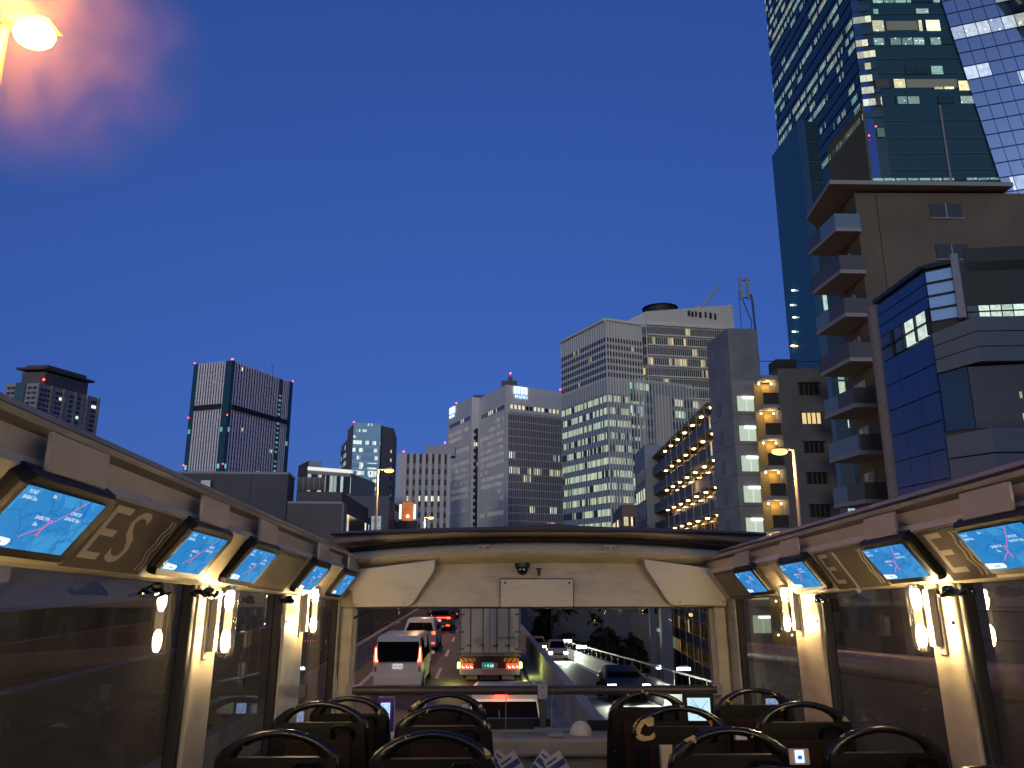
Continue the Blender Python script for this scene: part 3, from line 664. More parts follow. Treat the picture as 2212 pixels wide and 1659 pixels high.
# ramp on the right
rz = lambda y: .93 - .065 * y if y > 4 else .67
bf0 = lambda y: 0.0
yr = [-10, 0, 4, 10, 18, 26, 34, 44, 55, 68, 84, 100, 120]
struct(strip('ramp_road', 2.5, 7.6, -.6, 0, asph, yr, rz, lambda y: bend(y) * .35))
struct(strip('edge_line', 3.0, 3.15, .004, .007, white, yr, rz, lambda y: bend(y) * .35))
struct(strip('edge_line', 6.45, 6.6, .004, .007, white, yr, rz, bf0))
mb = MB(); xx = 2.95
while xx < 6.4: mb.hexa([(x, yy, rz(yy) + dz) for dz in (.006, .009) for x, yy in ((xx, 36.0), (xx + .34, 36.0), (xx + .34, 36.5), (xx, 36.5))]); xx += .44
struct(obj('stop_line', mb, white))
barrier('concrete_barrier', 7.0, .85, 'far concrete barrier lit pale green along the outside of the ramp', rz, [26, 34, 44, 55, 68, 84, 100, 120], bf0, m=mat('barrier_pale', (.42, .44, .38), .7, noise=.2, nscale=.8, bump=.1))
fo = tag(obj('ramp_fence', MB().loft([[(6.98, y, rz(y) + 1.35), (7.03, y, rz(y) + 1.35), (7.03, y, rz(y) + 1.41), (6.98, y, rz(y) + 1.41)] for y in [26, 34, 44, 55, 68, 84, 100]]), mat('rail_rust', (.035, .02, .018), .5)), 'thin reddish rail on posts above the far ramp barrier', 'rail')
for k in range(30):
    y = 26.5 + k * 2.4; obj('post', MB().box(-.03, .03, -.03, .03, -.62, .0), MATS['rail_rust'], fo, M=Matrix.Translation((7.005, y, rz(y) + 1.37)))
nb = thing('pipe_barrier', 'purple grey sound barrier with a thick brownish pipe along its top outside the right window', 'barrier', (7.2, 10, 0))
obj('wall', MB().loft([[(7.1, y, rz(y) - .4), (7.3, y, rz(y) - .4), (7.3, y, rz(y) + 2.2), (7.1, y, rz(y) + 2.2)] for y in (-8, 0, 4, 10, 18, 25.8)]), mat('barrier_purple', (.04, .034, .036), .7, noise=.25), nb, M=Matrix.Translation((-7.2, -10, 0)))
obj('top_pipe', MB().tube([(7.2, y, rz(y) + 2.42) for y in (-8, 0, 4, 10, 18, 26)], .24, 14), mat('pipe_rust', (.40, .24, .17), .45, noise=.2, nscale=3), nb, smooth=True, M=Matrix.Translation((-7.2, -10, 0)))
# small bright lights along the far side of the ramp
lit_w = emis('fixture_white', (.75, .9, 1.0), 22.0)
fixm = mat('fixture_grey', (.2, .2, .2), .5)
lp = None
for i, (x, y) in enumerate([(710, 485), (575, 425), (482, 378), (402, 343), (328, 320)]):
    u, v = t6(x, y); q = at_x(u, v, 7.9)
    if lp is None:
        lp = thing('ramp_light', '', 'light', q, 'white lights in a row beyond the ramp')
        obj('post', MB().box(-.05, .05, -.05, .05, -6, -.12), fixm, lp); obj('lamp_head', MB().box(-.5, .5, -.12, .12, -.16, .16), fixm, lp)
        obj('lens', MB().box(-.45, .45, -.135, -.12, -.12, .12), lit_w, lp); o = lp
    else: o = copy_tree(lp); o.matrix_world = Matrix.Translation(q)
    o['label'] = ['white light nearest in the row beyond the ramp, left of the apartment block', 'second white light from the apartment block in the row beyond the ramp', 'middle white light of the row beyond the ramp', 'fourth white light from the apartment block in the row beyond the ramp', 'farthest white light of the row beyond the ramp, beside the truck'][i]
def pointlight(name, loc, col, e, r, par=None, spot=None, rot=None):
    L = bpy.data.lights.new(name, 'SPOT' if spot else 'POINT'); L.energy = e; L.color = col; L.shadow_soft_size = r
    if spot: L.spot_size = spot; L.spot_blend = .6
    o = bpy.data.objects.new(name, L); COL.objects.link(o); o.location = loc
    if rot: o.rotation_euler = rot
    if par: o.parent = par
    return o

# ------------------------------------------------------------ street lamps
sod = emis('sodium_glow', (1.0, .50, .10), 30.0); sodc = emis('sodium_core', (1.0, .46, .10), 5.0)
polem = mat('lamp_pole', (.30, .27, .25), .5, metal=.3)
def streetlamp(x, y, z, s, label, e, arm=1.2):
    t = thing('street_lamp', label, 'street lamp', (x, y, z), 'orange street lamps along the expressway')
    obj('pole', MB().tube([(-arm * s, 0, -9), (-arm * s, 0, -1.2), (-arm * s, 0, .06)], [.085, .07, .06], 10), polem, t, smooth=True)
    obj('arm', MB().tube([(-arm * s - .05 * s, 0, .07), (-.1 * s, 0, .09)], .04, 8), polem, t)
    obj('housing', MB().loft([[(a * s, .0 + b * .16, .05 + c) for a, b, c in [(q, -.8, .03), (q, .8, .03), (q, .7, h), (q, -.7, h)]] for q, h in ((-.26, .05), (-.1, .10), (.16, .10), (.28, .05))]), polem, t, smooth=True)
    obj('lens', MB().ball((.06 * s, 0, .0), .21 if y < 12 else .27, .17, .15 if y < 12 else .11, 14, 8), sod if y < 12 else sodc, t, smooth=True)
    pointlight('lamp_glow', (.15 * s, -.42 if y < 12 else -.1, -.02 if y < 12 else -.5), (1, .40, .06) if y < 12 else (1, .52, .16), e, .12, t)
    return t
q = at_x(*[62, 74], -5.0); streetlamp(q.x, q.y, q.z, 1, 'glaring orange street lamp high at the left edge, close to the bus', 430, .28)
q = at_y(838, 1017, 42); streetlamp(q.x, q.y, q.z, 1, 'orange street lamp on a tall pole left of the dark striped office block', 1100, .55)
q = at_y(929, 1119, 68); streetlamp(q.x, q.y, q.z, 1, 'small far orange street lamp just above the windscreen header', 1100, .5)
q = at_y(1688, 976, 25); streetlamp(q.x, q.y, q.z, -1, 'orange street lamp in front of the concrete flats on the right', 500, .42)

# ------------------------------------------------------------ vehicles
def paint(name, col, r=.28): return mat(name, col, r, coat=.5)
def onroad(u, v): q = at_z(u, v, 0.0); return q.x, q.y, 0.0
tyre = mat('tyre', (.015, .015, .015), .8); carglass = mat('car_glass', (.006, .006, .009), .3, spec=.0)
tail = emis('tail_light_red', (1, .05, .02), 9.0); tailw = emis('tail_light_core', (1, .35, .25), 9); head = emis('headlight_white', (.92, .97, 1.0), 60.0)
plate = emis('plate_lit', (.75, .8, .85), .8); wheelm = mat('wheel_rim', (.35, .35, .36), .3, metal=.8)
def car(label, cat, x, y, z, W, L, H, pm, style='sedan', front=False, pitch=0.0, lights=True, tl='side', name='car'):
    """rear (or front) of the car is at y, facing the camera; body runs away from it"""
    rot = Matrix.Rotation(math.atan(pitch), 4, 'X')
    t = thing(name, label, cat, Matrix.Translation((x, y, z)) @ rot)
    w2 = W / 2
    # stations along length: (y, belt z, roof z, half width at belt, half width at roof)
    if style == 'van': st = [(0, .98, H * .93, 1, .86), (.12, 1.0, H, 1, .88), (L * .5, 1.0, H, 1, .88), (L * .70, 1.0, H * .97, 1, .86), (L * .86, 1.0, 1.1, 1, .95), (L, .80, .82, .9, .88)]
    elif style == 'suv': st = [(0, .98, 1.02, .94, .90), (.45, 1.02, H * .95, .98, .78), (.9, 1.0, H, 1, .77), (L * .6, .98, H * .97, 1, .76), (L * .75, .98, 1.02, 1, .94), (L, .78, .80, .88, .85)]
    else: st = [(0, .86, .90, .90, .86), (.7, .93, .98, .97, .9), (1.35, .93, H * .97, 1, .70), (L * .5, .90, H, 1, .70), (L * .72, .88, .94, 1, .92), (L, .68, .70, .86, .84)]
    if front: st = [(L - a, b, c, d, e) for a, b, c, d, e in st[::-1]]
    secs = []
    for a, b, c, d, e in st:
        secs.append([(-w2 * d * .96, a, .22), (w2 * d * .96, a, .22), (w2 * d, a, .55), (w2 * d * .98, a, b), (w2 * e, a, c - .04), (w2 * e * .85, a, c), (-w2 * e * .85, a, c), (-w2 * e, a, c - .04), (-w2 * d * .98, a, b), (-w2 * d, a, .55)])
    obj('body', MB().loft(secs), pm, t, smooth=True)
    # glasshouse panels just outside the body
    def gl(name, pts): obj(name, MB().face(pts), carglass, t)
    if front: a0, b0, c0, d0, e0 = st[1]; a1, b1, c1, d1, e1 = st[2]
    else: a0, b0, c0, d0, e0 = st[0] if style == 'van' else (st[0] if style == 'suv' else st[1]); a1, b1, c1, d1, e1 = (st[1] if style != 'sedan' else st[2])
    k = .012
    if style == 'van' and not front:
        gl('rear_window', [(-w2 * .93, -k, 1.0), (w2 * .93, -k, 1.0), (w2 * .84, -k + .005, H * .90), (-w2 * .84, -k + .005, H * .90)])
    else:
        lo = c0 + .02 if style != 'sedan' or front else c0
        gl('windshield' if front else 'rear_window', [(-w2 * e0 * .88, a0 - .03, lo), (w2 * e0 * .88, a0 - .03, lo), (w2 * e1 * .80, a1 - .045, c1 - .06), (-w2 * e1 * .80, a1 - .045, c1 - .06)])
    m0 = 2; m1 = 3
    for s in (-1, 1):
        A = st[1] if style != 'sedan' else st[2]; B = st[3]
        if front: A, B = st[2], st[4] if style != 'sedan' else st[3]
        pts = [(s * (w2 * A[3] * .98 + k), A[0] + .15, A[1] + .02), (s * (w2 * B[3] * .98 + k), B[0], B[1] + .02), (s * (w2 * B[4] + k), B[0] - .1, B[2] - .1), (s * (w2 * A[4] + k), A[0] + .25, A[2] - .1)]
        gl('side_window', pts)
        obj('mirror', MB().ball((s * (w2 + .10), (L * .66 if not front else L * .34), 1.02), .10, .07, .08, 8, 6), darkm if style == 'sedan' else pm, t)
        for yy in (L * .2, L * .8):
            wl = obj('wheel', MB().tube([(s * (w2 - .2), yy, .32), (s * (w2 + .005), yy, .32)], .32, 18), tyre, t)
            obj('rim', MB().tube([(s * (w2 - .02), yy, .32), (s * (w2 + .014), yy, .32)], .2, 12), wheelm, wl)
    if front:
        for s in (-1, 1):
            obj('headlight', MB().box(s * w2 * .78 - .16, s * w2 * .78 + .16, -.02, .12, .58, .72), head if lights else wheelm, t, bevel=.02)
            if lights: pointlight('headlight_beam', (s * w2 * .7, -.35, .62), (.85, 1, .78), 350 if y < 40 else 1300, .05, t, spot=R(95), rot=(R(80), 0, 0)).rotation_euler = (R(78), 0, R(180))
        obj('grille', MB().box(-w2 * .45, w2 * .45, -.02, .05, .42, .62), darkm, t, bevel=.01); obj('front_bumper', MB().box(-w2 * .92, w2 * .92, -.05, .1, .22, .45), pm, t, bevel=.03)
        obj('license_plate', MB().box(-.17, .17, -.065, -.05, .36, .47), mat('plate_dull', (.5, .5, .45), .5), t)
    else:
        obj('rear_bumper', MB().box(-w2 * .97, w2 * .97, -.07, .1, .24, .55), pm, t, bevel=.04)
        pz = .62 if style != 'van' else .78
        pl = obj('license_plate', MB().box(-.17, .17, -.03 - .02, .0, pz, pz + .16), plate, t)
        if tl == 'van':
            for s in (-1, 1):
                obj('tail_light', MB().prism([(s * (w2 - .02), 1.0), (s * (w2 - .17), 1.0), (s * (w2 - .14), 1.12), (s * (w2 - .10), 1.5), (s * (w2 - .05), 1.5), (s * (w2 - .02), 1.2)], lambda a, b, c: (a, c, b), -.03, .02), tail, t)
                obj('light_core', MB().tube([(s * (w2 - .15), -.04, 1.04), (s * (w2 - .09), -.04, 1.05), (s * (w2 - .085), -.04, 1.45)], .018, 6), tailw, t)
                obj('reflector', MB().box(s * (w2 - .09) - .03, s * (w2 - .09) + .03, -.03, 0, .68, .86), mat('reflector_red', (.35, .02, .02), .3), t)
            obj('chrome_strip', MB().box(-w2 * .8, w2 * .8, -.03, .0, .965, .99), chrome, t)
            text('plate_number', '157-64', .11, mat('plate_ink', (.03, .05, .12), .5), pl, frame((0, -.052, pz + .07), (1, 0, 0), (0, 0, 1)))
        elif tl == 'bar':
            obj('tail_light', MB().box(-w2 * .9, w2 * .9, -.04, .1, .86, .91), tail, t, bevel=.01)
            for s in (-1, 1): obj('tail_light', MB().box(s * w2 * .72 - .14, s * w2 * .72 + .14, -.05, .1, .80, .92), tail, t, bevel=.02); obj('bumper_lamp', MB().box(s * w2 * .7 - .13, s * w2 * .7 + .13, -.09, -.06, .34, .40), tail, t)
            obj('high_brake_light', MB().box(-.12, .12, .9 - .06, .92, H - .10, H - .06), tail, t)
        else:
            for s in (-1, 1): obj('tail_light', MB().box(s * w2 * .82 - .09, s * w2 * .82 + .09, -.04, .1, .86, 1.0), tail, t, bevel=.02); obj('reflector', MB().box(s * w2 * .8 - .08, s * w2 * .8 + .08, -.09, -.06, .40, .46), tail, t)
        for s in (-1, 1): obj('wiper', MB().tube([(0, -.03, 1.04), (.3 * s, -.03, 1.06)], .008, 4), darkm, t)
        if lights: pointlight('brake_glow', (0, -.7, .5), (1, .08, .04), 1.0, .3, t)
    return t
pw = paint('paint_white', (.64, .60, .51)); pd = paint('paint_dark', (.03, .03, .04)); pb = mat('paint_black', (.006, .006, .008), .4, spec=.12)
car('white minivan with tall L shaped red tail lights in the left lane', 'minivan', *onroad(857, 1496), 1.70, 4.7, 1.86, pw, 'van', tl='van', name='minivan')
car('white crossover partly hidden behind the white minivan', 'car', *onroad(905, 1408), 1.80, 4.4, 1.62, paint('paint_silver', (.5, .52, .53)), 'suv', name='crossover')
car('dark car with a full width red light bar farther up the left lane', 'car', *onroad(947, 1363), 1.84, 4.5, 1.52, pd, 'suv', tl='bar', name='hatchback')
car('farthest dark car at the top of the left lane beside the truck box', 'car', *onroad(968, 1337), 1.75, 4.5, 1.5, pd, 'sedan', name='sedan')
t = car('white car directly ahead with its high centre brake light glowing', 'car', at_y(1090, 1500, 17.0).x, 17.0, 0, 1.58, 3.0, 1.62, pw, 'van', name='hatchback')
obj('high_brake_light', MB().box(-.21, .06, -.06, .0, 1.52, 1.60), emis('brake_core', (1, .06, .04), 6), t, bevel=.01)
obj('roof_spoiler', MB().box(-.60, .60, -.02, .3, 1.585, 1.64), pw, t, bevel=.03)
obj('rear_wiper', MB().tube([(-.1, -.03, 1.08), (-.12, -.04, 1.3)], .012, 5), darkm, t)
pointlight('brake_glow', (-.09, -.25, 1.52), (1, .05, .03), 3, .1, t)
car('silver light car with bright headlights coming up the ramp', 'car', 5.5, 70, rz(70), 1.72, 3.6, 1.75, paint('paint_beige', (.5, .42, .33)), 'suv', True, -.07, name='crossover')
car('yellow taxi behind the silver car on the ramp', 'taxi', at_y(1163, 1400, 88).x, 88, rz(88), 1.75, 4.4, 1.75, paint('paint_yellow', (.6, .33, .04)), 'suv', True, -.07, name='taxi')
car('glossy black sports car with bluish headlights coming up the ramp', 'car', 5.6, 33.6, rz(33.6), 1.85, 4.4, 1.40, pb, 'sedan', True, -.07, name='sports_car')
car('dark car beside the front right seats whose bonnet reflects orange light', 'car', 3.95, 12.5, rz(12.5), 1.75, 4.2, 1.45, pd, 'sedan', True, -.07, False, name='sedan')
car('dark car with a row of red lights behind the bar fence on the left', 'car', -9.6, 42, -.4, 1.8, 4.4, 1.5, pd, 'sedan', tl='bar', name='sedan')
car('second car seen through the bar fence with small red lights', 'car', -9.2, 62, -.4, 1.8, 4.4, 1.5, pd, 'sedan', name='sedan')
struct(strip('side_road', -16, -6.4, -.9, -.4, asph))

# truck
tk = thing('box_truck', 'box truck with tall silver rear doors and red lights straight ahead', 'truck', (at_y(1058, 1400, 30.8).x, 30.8, -.16)); tk.scale = (.95, 1, 1)
boxm = mat('truck_door_silver', (.46, .42, .34), .45, metal=.1, noise=.1, nscale=2, bump=.05)
obj('cargo_box', MB().box(-1.23, 1.23, .06, 8.5, 1.12, 3.75), mat('truck_box', (.4, .39, .37), .5, noise=.1), tk, bevel=.02)
for s in (-1, 1):
    d = obj('rear_door', MB().box(min(0, s * 1.17) + (.012 if s > 0 else 0), max(0, s * 1.17) - (.012 if s < 0 else 0), .0, .06, 1.18, 3.7), boxm, tk, bevel=.01)
    for xx in (.28, .78):
        obj('lock_rod', MB().tube([(s * xx, -.05, 1.2), (s * xx, -.05, 3.65)], .022, 8), mat('rod_metal', (.09, .085, .08), .4, metal=.2), d)
        obj('rod_handle', MB().box(s * xx - .16, s * xx + .05, -.09, -.04, 1.44, 1.48).box(s * xx - .03, s * xx + .03, -.09, -.02, 1.36, 1.52), MATS['rod_metal'], d)
    for zz in (1.32, 1.95, 2.6, 3.2): obj('hinge', MB().box(s * 1.15 - .12, s * 1.15 + .12, -.05, .0, zz - .03, zz + .03), MATS['rod_metal'], d)
obj('door_frame', MB().box(-1.25, -1.17, -.02, .08, 1.1, 3.75).box(1.17, 1.25, -.02, .08, 1.1, 3.75).box(-1.25, 1.25, -.02, .08, 1.06, 1.17), mat('truck_frame', (.18, .17, .15), .5, metal=.4), tk)
text('lettering', '東日本輸送物流', .115, mat('truck_ink', (.06, .07, .1), .6), tk, frame((.72, -.012, 1.72), (1, 0, 0), (0, 0, 1)))
obj('bumper', MB().box(-1.2, 1.2, -.02, .12, .38, .62).box(-.32, .32, -.04, .02, .5, .82), mat('truck_bumper', (.3, .28, .27), .4, metal=.3), tk, bevel=.01)
obj('mud_flap', MB().box(-.95, -.5, .2, .22, .2, .42), mat('flap_yellow', (.5, .55, .2), .6), tk); obj('mud_flap', MB().box(.5, .98, .2, .22, .2, .42), mat('flap_white', (.6, .6, .55), .6), tk)
obj('chassis', MB().box(-1.1, 1.1, .3, 8.3, .55, 1.1).box(-.38, .38, -.0, .4, .2, .5), mat('chassis_dark', (.03, .025, .025), .7), tk)
for s in (-1, 1):
    obj('chevron_panel', MB().box(s * .88 - .30, s * .88 + .30, -.03, 0, .84, .99), mat('chevron_yellow', (.75, .42, .03), .5, emit=(.75, .42, .03), es=.05), tk)
    mb = MB()
    for k in range(3): x0 = s * .88 - .28 + k * .2; mb.face([(x0 + (.12 if s > 0 else 0), -.034, .99), (x0 + (.0 if s > 0 else .12), -.034, .84), (x0 + (.08 if s > 0 else .2), -.034, .84), (x0 + (.2 if s > 0 else .08), -.034, .99)])
    obj('chevron_stripe', mb, mat('chevron_red', (.5, .03, .02), .5), tk)
    tl_ = obj('tail_light', MB().box(s * .93 - .26, s * .93 + .26, -.05, .0, .60, .80), emis('truck_red', (1, .04, .02), 4.5), tk, bevel=.02)
    for k in range(3): obj('light_segment', MB().tube([(s * .93 - .18 + k * .17, -.055, .72), (s * .93 - .16 + k * .17, -.055, .66), (s * .93 - .08 + k * .17, -.055, .655)], .017, 6), tailw, tl_)
    obj('side_marker', MB().box(s * 1.25 - .05, s * 1.25 + .05, -.02, .08, .62, .84), emis('marker_yellow', (.85, .85, .15), 14), tk, bevel=.02)
    pointlight('marker_glow', (s * 1.5, -.1, .73), (.75, .85, .2), 28, .1, tk)
    for yy in (1.6, 2.8, 7.2): obj('wheel', MB().tube([(s * .65, yy, .64), (s * 1.15, yy, .64)], .48, 18), tyre, tk)
pl = obj('license_plate', MB().box(-.30, .16, -.06, -.04, .62, .84), emis('plate_green', (.03, .22, .20), .9), tk)
text('plate_number', '・4 68', .15, emis('plate_digits', (.8, 1, .95), 1.6), pl, frame((-.05, -.064, .72), (1, 0, 0), (0, 0, 1)))
pointlight('brake_glow', (0, -.8, .4), (1, .08, .04), 2.5, .3, tk)
# ------------------------------------------------------------ buildings
def plan(pts, d, i0=0, H=None):
    """roof corners seen in the photograph -> ground plan at one roof height"""
    if H is None: H = at_y(*pts[i0], d).z
    return H, [Vector(at_z(*p, H).xy) for p in pts]
def nrm(A, B):
    d = (B - A).normalized(); n = Vector((d.y, -d.x))
    if n.dot(-(A + B) / 2) < 0: n = -n
    return d, n
def shell(b, pts, z0, z1, m, name='wall', back=None):
    p = list(pts)
    if back is None and len(p) == 3: p.append(p[0] + p[2] - p[1])
    elif back: p += [Vector(q) for q in back]
    o = b.location
    return obj(name, MB().prism([(q.x - o.x, q.y - o.y) for q in p], lambda a, c, t: (a, c, t), z0 - o.z, z1 - o.z), m, b)
def bands(b, A, B, z0, z1, n, lo, hi, m, ncol, off=.12, name='window_band', voff=0, u0=0):
    d, nn = nrm(A, B); h = (z1 - z0) / n; o = b.location; a = A + nn * off - o.xy; c = B + nn * off - o.xy
    for i in range(n):
        za, zb = z0 + (i + lo) * h - o.z, z0 + (i + hi) * h - o.z; v = i + voff
        uv = [(u0, v + .03), (u0 + ncol, v + .03), (u0 + ncol, v + .97), (u0, v + .97)]
        mb = MB().face([(a.x, a.y, za), (c.x, c.y, za), (c.x, c.y, zb), (a.x, a.y, zb)], uv)
        for p, q in ((a, c),):      # thin return faces give the strip its depth
            r1 = p - nn * (off + .02); r2 = q - nn * (off + .02)
            mb.face([(p.x, p.y, zb), (q.x, q.y, zb), (r2.x, r2.y, zb), (r1.x, r1.y, zb)], [(0, v)] * 4); mb.face([(p.x, p.y, za), (q.x, q.y, za), (r2.x, r2.y, za), (r1.x, r1.y, za)], [(0, v)] * 4)
        obj(name, mb, m, b)
def panel(b, A, B, z0, z1, m, ncol, nrow, off=.15, name='glazing', u0=0, v0=0):
    d, nn = nrm(A, B); o = b.location; a = A + nn * off - o.xy; c = B + nn * off - o.xy; e = A - o.xy; f = B - o.xy
    za, zb = z0 - o.z, z1 - o.z; mb = MB().face([(a.x, a.y, za), (c.x, c.y, za), (c.x, c.y, zb), (a.x, a.y, zb)], [(u0, v0), (u0 + ncol, v0), (u0 + ncol, v0 + nrow), (u0, v0 + nrow)])
    for q in ([(a.x, a.y, zb), (c.x, c.y, zb), (f.x, f.y, zb), (e.x, e.y, zb)], [(a.x, a.y, za), (a.x, a.y, zb), (e.x, e.y, zb), (e.x, e.y, za)], [(c.x, c.y, za), (c.x, c.y, zb), (f.x, f.y, zb), (f.x, f.y, za)]): mb.face(q, [(0, 0)] * 4)
    return obj(name, mb, m, b)
def fins(b, A, B, z0, z1, n, dep, wd, m, off=0.0, name='fins', skip=(), e0=0, e1=1):
    d, nn = nrm(A, B); o = b.location; L = (B - A).length; mb = MB()
    for i in range(n + 1):
        f = e0 + (e1 - e0) * i / max(n, 1)
        if i in skip: continue
        c = A + d * (L * f) - o.xy; p = [c - d * wd / 2 + nn * off, c + d * wd / 2 + nn * off, c + d * wd / 2 + nn * (off + dep), c - d * wd / 2 + nn * (off + dep)]
        mb.hexa([(q.x, q.y, z) for z in (z0 - o.z, z1 - o.z) for q in p])
    return obj(name, mb, m, b)
def ledge(b, A, B, z0, z1, dep, m, name='ledge', e=0.0):
    d, nn = nrm(A, B); o = b.location; A = A - d * e - o.xy; B = B + d * e - o.xy
    return obj(name, MB().hexa([(q.x, q.y, z - o.z) for z in (z0, z1) for q in (A - nn * .05, B - nn * .05, B + nn * dep, A + nn * dep)]), m, b)
def on(A, B, f): return A + (B - A) * f
def zat(A, v, u=None):
    """height at plan point A that the photograph shows at picture row v"""
    d = A.y; lo, hi = GZ, 600
    for _ in range(50):
        m_ = (lo + hi) / 2; q = Vector((A.x, A.y, m_ - CAMZ)); row = 829.5 - FPX * q.dot(_U) / q.dot(_F)
        if row > v: lo = m_
        else: hi = m_
    return lo
def redlight(b, x, y, z, s=.35):
    s *= .62
    obj('warning_light', MB().ball((x - b.location.x, y - b.location.y, z - b.location.z), s, n=8, m=6), emis('warning_red', (1, .06, .05), 8), b)
def B_(name, label, A): return thing(name, label, 'building', (A.x, A.y, GZ))
gcon = mat('tower_concrete', (.34, .32, .30), .8, noise=.08, nscale=.05)
# A: residential tower, far left
H, (p0, p1, p2) = plan([t1(48, 297), t1(285, 292), t1(716, 402)], 470, 1)
b = B_('residential_tower', 'far grey residential tower with an overhanging flat roof, leftmost on the skyline', p1)
shell(b, (p0, p1, p2), GZ, H, gcon)
wA = winmat('win_resid', (.03, .045, .06), .10, (1, .8, .4), (.7, 1, .95), 1.6, 1, (.2, .19, .18), .16, .1, seed=1)
z0 = H - 66
bands(b, on(p0, p1, .04), on(p0, p1, .30), z0, H - 1, 20, .12, .68, wA, 2, .15, 'balcony_window')
panel(b, on(p0, p1, .32), on(p0, p1, .62), z0, H + .5, mat('resid_glass', (.05, .12, .14), .12), 1, 1, .9, 'glass_bay')
bands(b, on(p0, p1, .66), on(p0, p1, .97), z0, H - 1, 20, .12, .68, wA, 2, .15, 'balcony_window')
for k, (a, c) in enumerate(((.01, .21), (.27, .44), (.50, .70), (.76, .84), (.87, .985))):
    bands(b, on(p1, p2, a), on(p1, p2, c), z0, H - 2, 20, .2, .8, wA, 3 if c - a > .12 else 1, .2, 'window_row', u0=k * 7, voff=k * 31)
fins(b, p1, p2, z0 - 20, H, 5, 1.0, 1.4, gcon, name='pilasters')
c4 = p0 + p2 - p1
def shr(pts, k):
    c = sum(pts, Vector((0, 0))) / len(pts); return [c + (p - c) * k for p in pts]
o = b.location
obj('penthouse', MB().prism([(q.x - o.x, q.y - o.y) for q in shr([p0, p1, p2, c4], .72)], lambda a, c, t: (a, c, t), H - o.z, H + 9 - o.z), mat('penthouse_dark', (.10, .095, .09), .7), b)
obj('roof_slab', MB().prism([(q.x - o.x, q.y - o.y) for q in shr([p0, p1, p2, c4], .86)], lambda a, c, t: (a, c, t), H + 10 - o.z, H + 11.5 - o.z), mat('slab_dark', (.07, .06, .055), .7), b)
obj('roof_cap', MB().prism([(q.x - o.x, q.y - o.y) for q in shr([p0, p1, p2, c4], .66)], lambda a, c, t: (a, c, t), H + 11.5 - o.z, H + 14 - o.z), mat('penthouse_dark', (1, 1, 1)), b)
redlight(b, *on(p1, p2, .06), H + 3, 1.1)

# B: striped tower
H, (p0, p1, p2) = plan([t1(1412, 158), t1(1690, 128), t1(2125, 288)], 400, 1)
b = B_('striped_tower', 'dark tower with thin white vertical stripes and teal glass corners behind the grey box building', p1)
dk = mat('stripe_dark', (.09, .085, .095), .5); shell(b, (p0, p1, p2), GZ, H - .5, dk)
stp = mat('stripe_white', (.86, .82, .84), .6); tealg = winmat('teal_corner', (.02, .075, .10), .02, (.3, .9, .9), (.4, .9, 1), .6, 1, (.02, .05, .07), .04, 0, rough=.1, fh=.06)
zm = zat(on(p1, p2, .5), 1350 / 1.8228 + .5425 * 525 / 1.8228); zb0 = H - 95
nfl = 34
panel(b, p0, on(p0, p1, .12), zb0, H, tealg, 2, nfl, .3, 'glass_corner'); panel(b, on(p0, p1, .83), p1, zb0, H, tealg, 3, nfl, .3, 'glass_corner')
panel(b, p1, on(p1, p2, .035), zb0, H, tealg, 1, nfl, .3, 'glass_corner'); panel(b, on(p1, p2, .93), p2, zb0, H, tealg, 2, nfl, .3, 'glass_corner')
wB = winmat('win_stripe', (.035, .03, .04), .015, (1, .9, .6), (1, .9, .7), 1.2, 1, (.16, .15, .17), .1, 0, seed=4)
wBl = winmat('win_stripe_left', (.02, .018, .025), .02, (1, .1, .1), (1, .9, .7), .5, 1, (.22, .22, .25), .1, 0, seed=5)
bands(b, on(p0, p1, .13), on(p0, p1, .82), zb0, H - 1.5, nfl, .25, .75, wBl, 12, .1, 'window_row')
bands(b, on(p1, p2, .05), on(p1, p2, .73), zb0, H - 1.5, nfl, .15, .85, wB, 18, .1, 'window_row')
cy = winmat('win_cyan', (.03, .08, .1), .95, (.22, .68, .80), (.3, .75, .88), .42, 1, (.05, .06, .07), .1, .1, seed=6)
bands(b, on(p1, p2, .76), on(p1, p2, .81), zb0, H - 9, 31, .15, .6, cy, 1, .35, 'lit_stair_window')
fins(b, p0, p1, zb0, H, 10, .25, .95, stp, e0=.14, e1=.82); fins(b, p1, p2, zb0, H, 17, .3, .95, stp, e0=.04, e1=.74); fins(b, p1, p2, zb0, H, 3, .3, .6, stp, e0=.84, e1=.93)
ledge(b, on(p0, p1, .12), on(p0, p1, .82), zm - 1.2, zm + 1.4, 1.3, mat('band_dark', (.012, .012, .015), .5), 'plant_floor'); ledge(b, on(p1, p2, .035), on(p1, p2, .93), zm - 1.4, zm + 1.2, 1.3, MATS['band_dark'], 'plant_floor')
obj('crane_mast', MB().tube([(0, 0, 0), (.5, 0, 4), (-1, 0, 7)], .15, 4), dk, b, M=Matrix.Translation((*(on(p1, p2, .63) - p1), H - GZ)))
for q in (p0, on(p0, p1, .97), p1, p2): redlight(b, q.x, q.y, H + .8, .6)
for q, v in ((p0, 545), (p1, 525), (p0, 890), (p1, 880)): redlight(b, q.x, q.y - 1, zat(q, (1350 + .5425 * v) / 1.8228), .55)

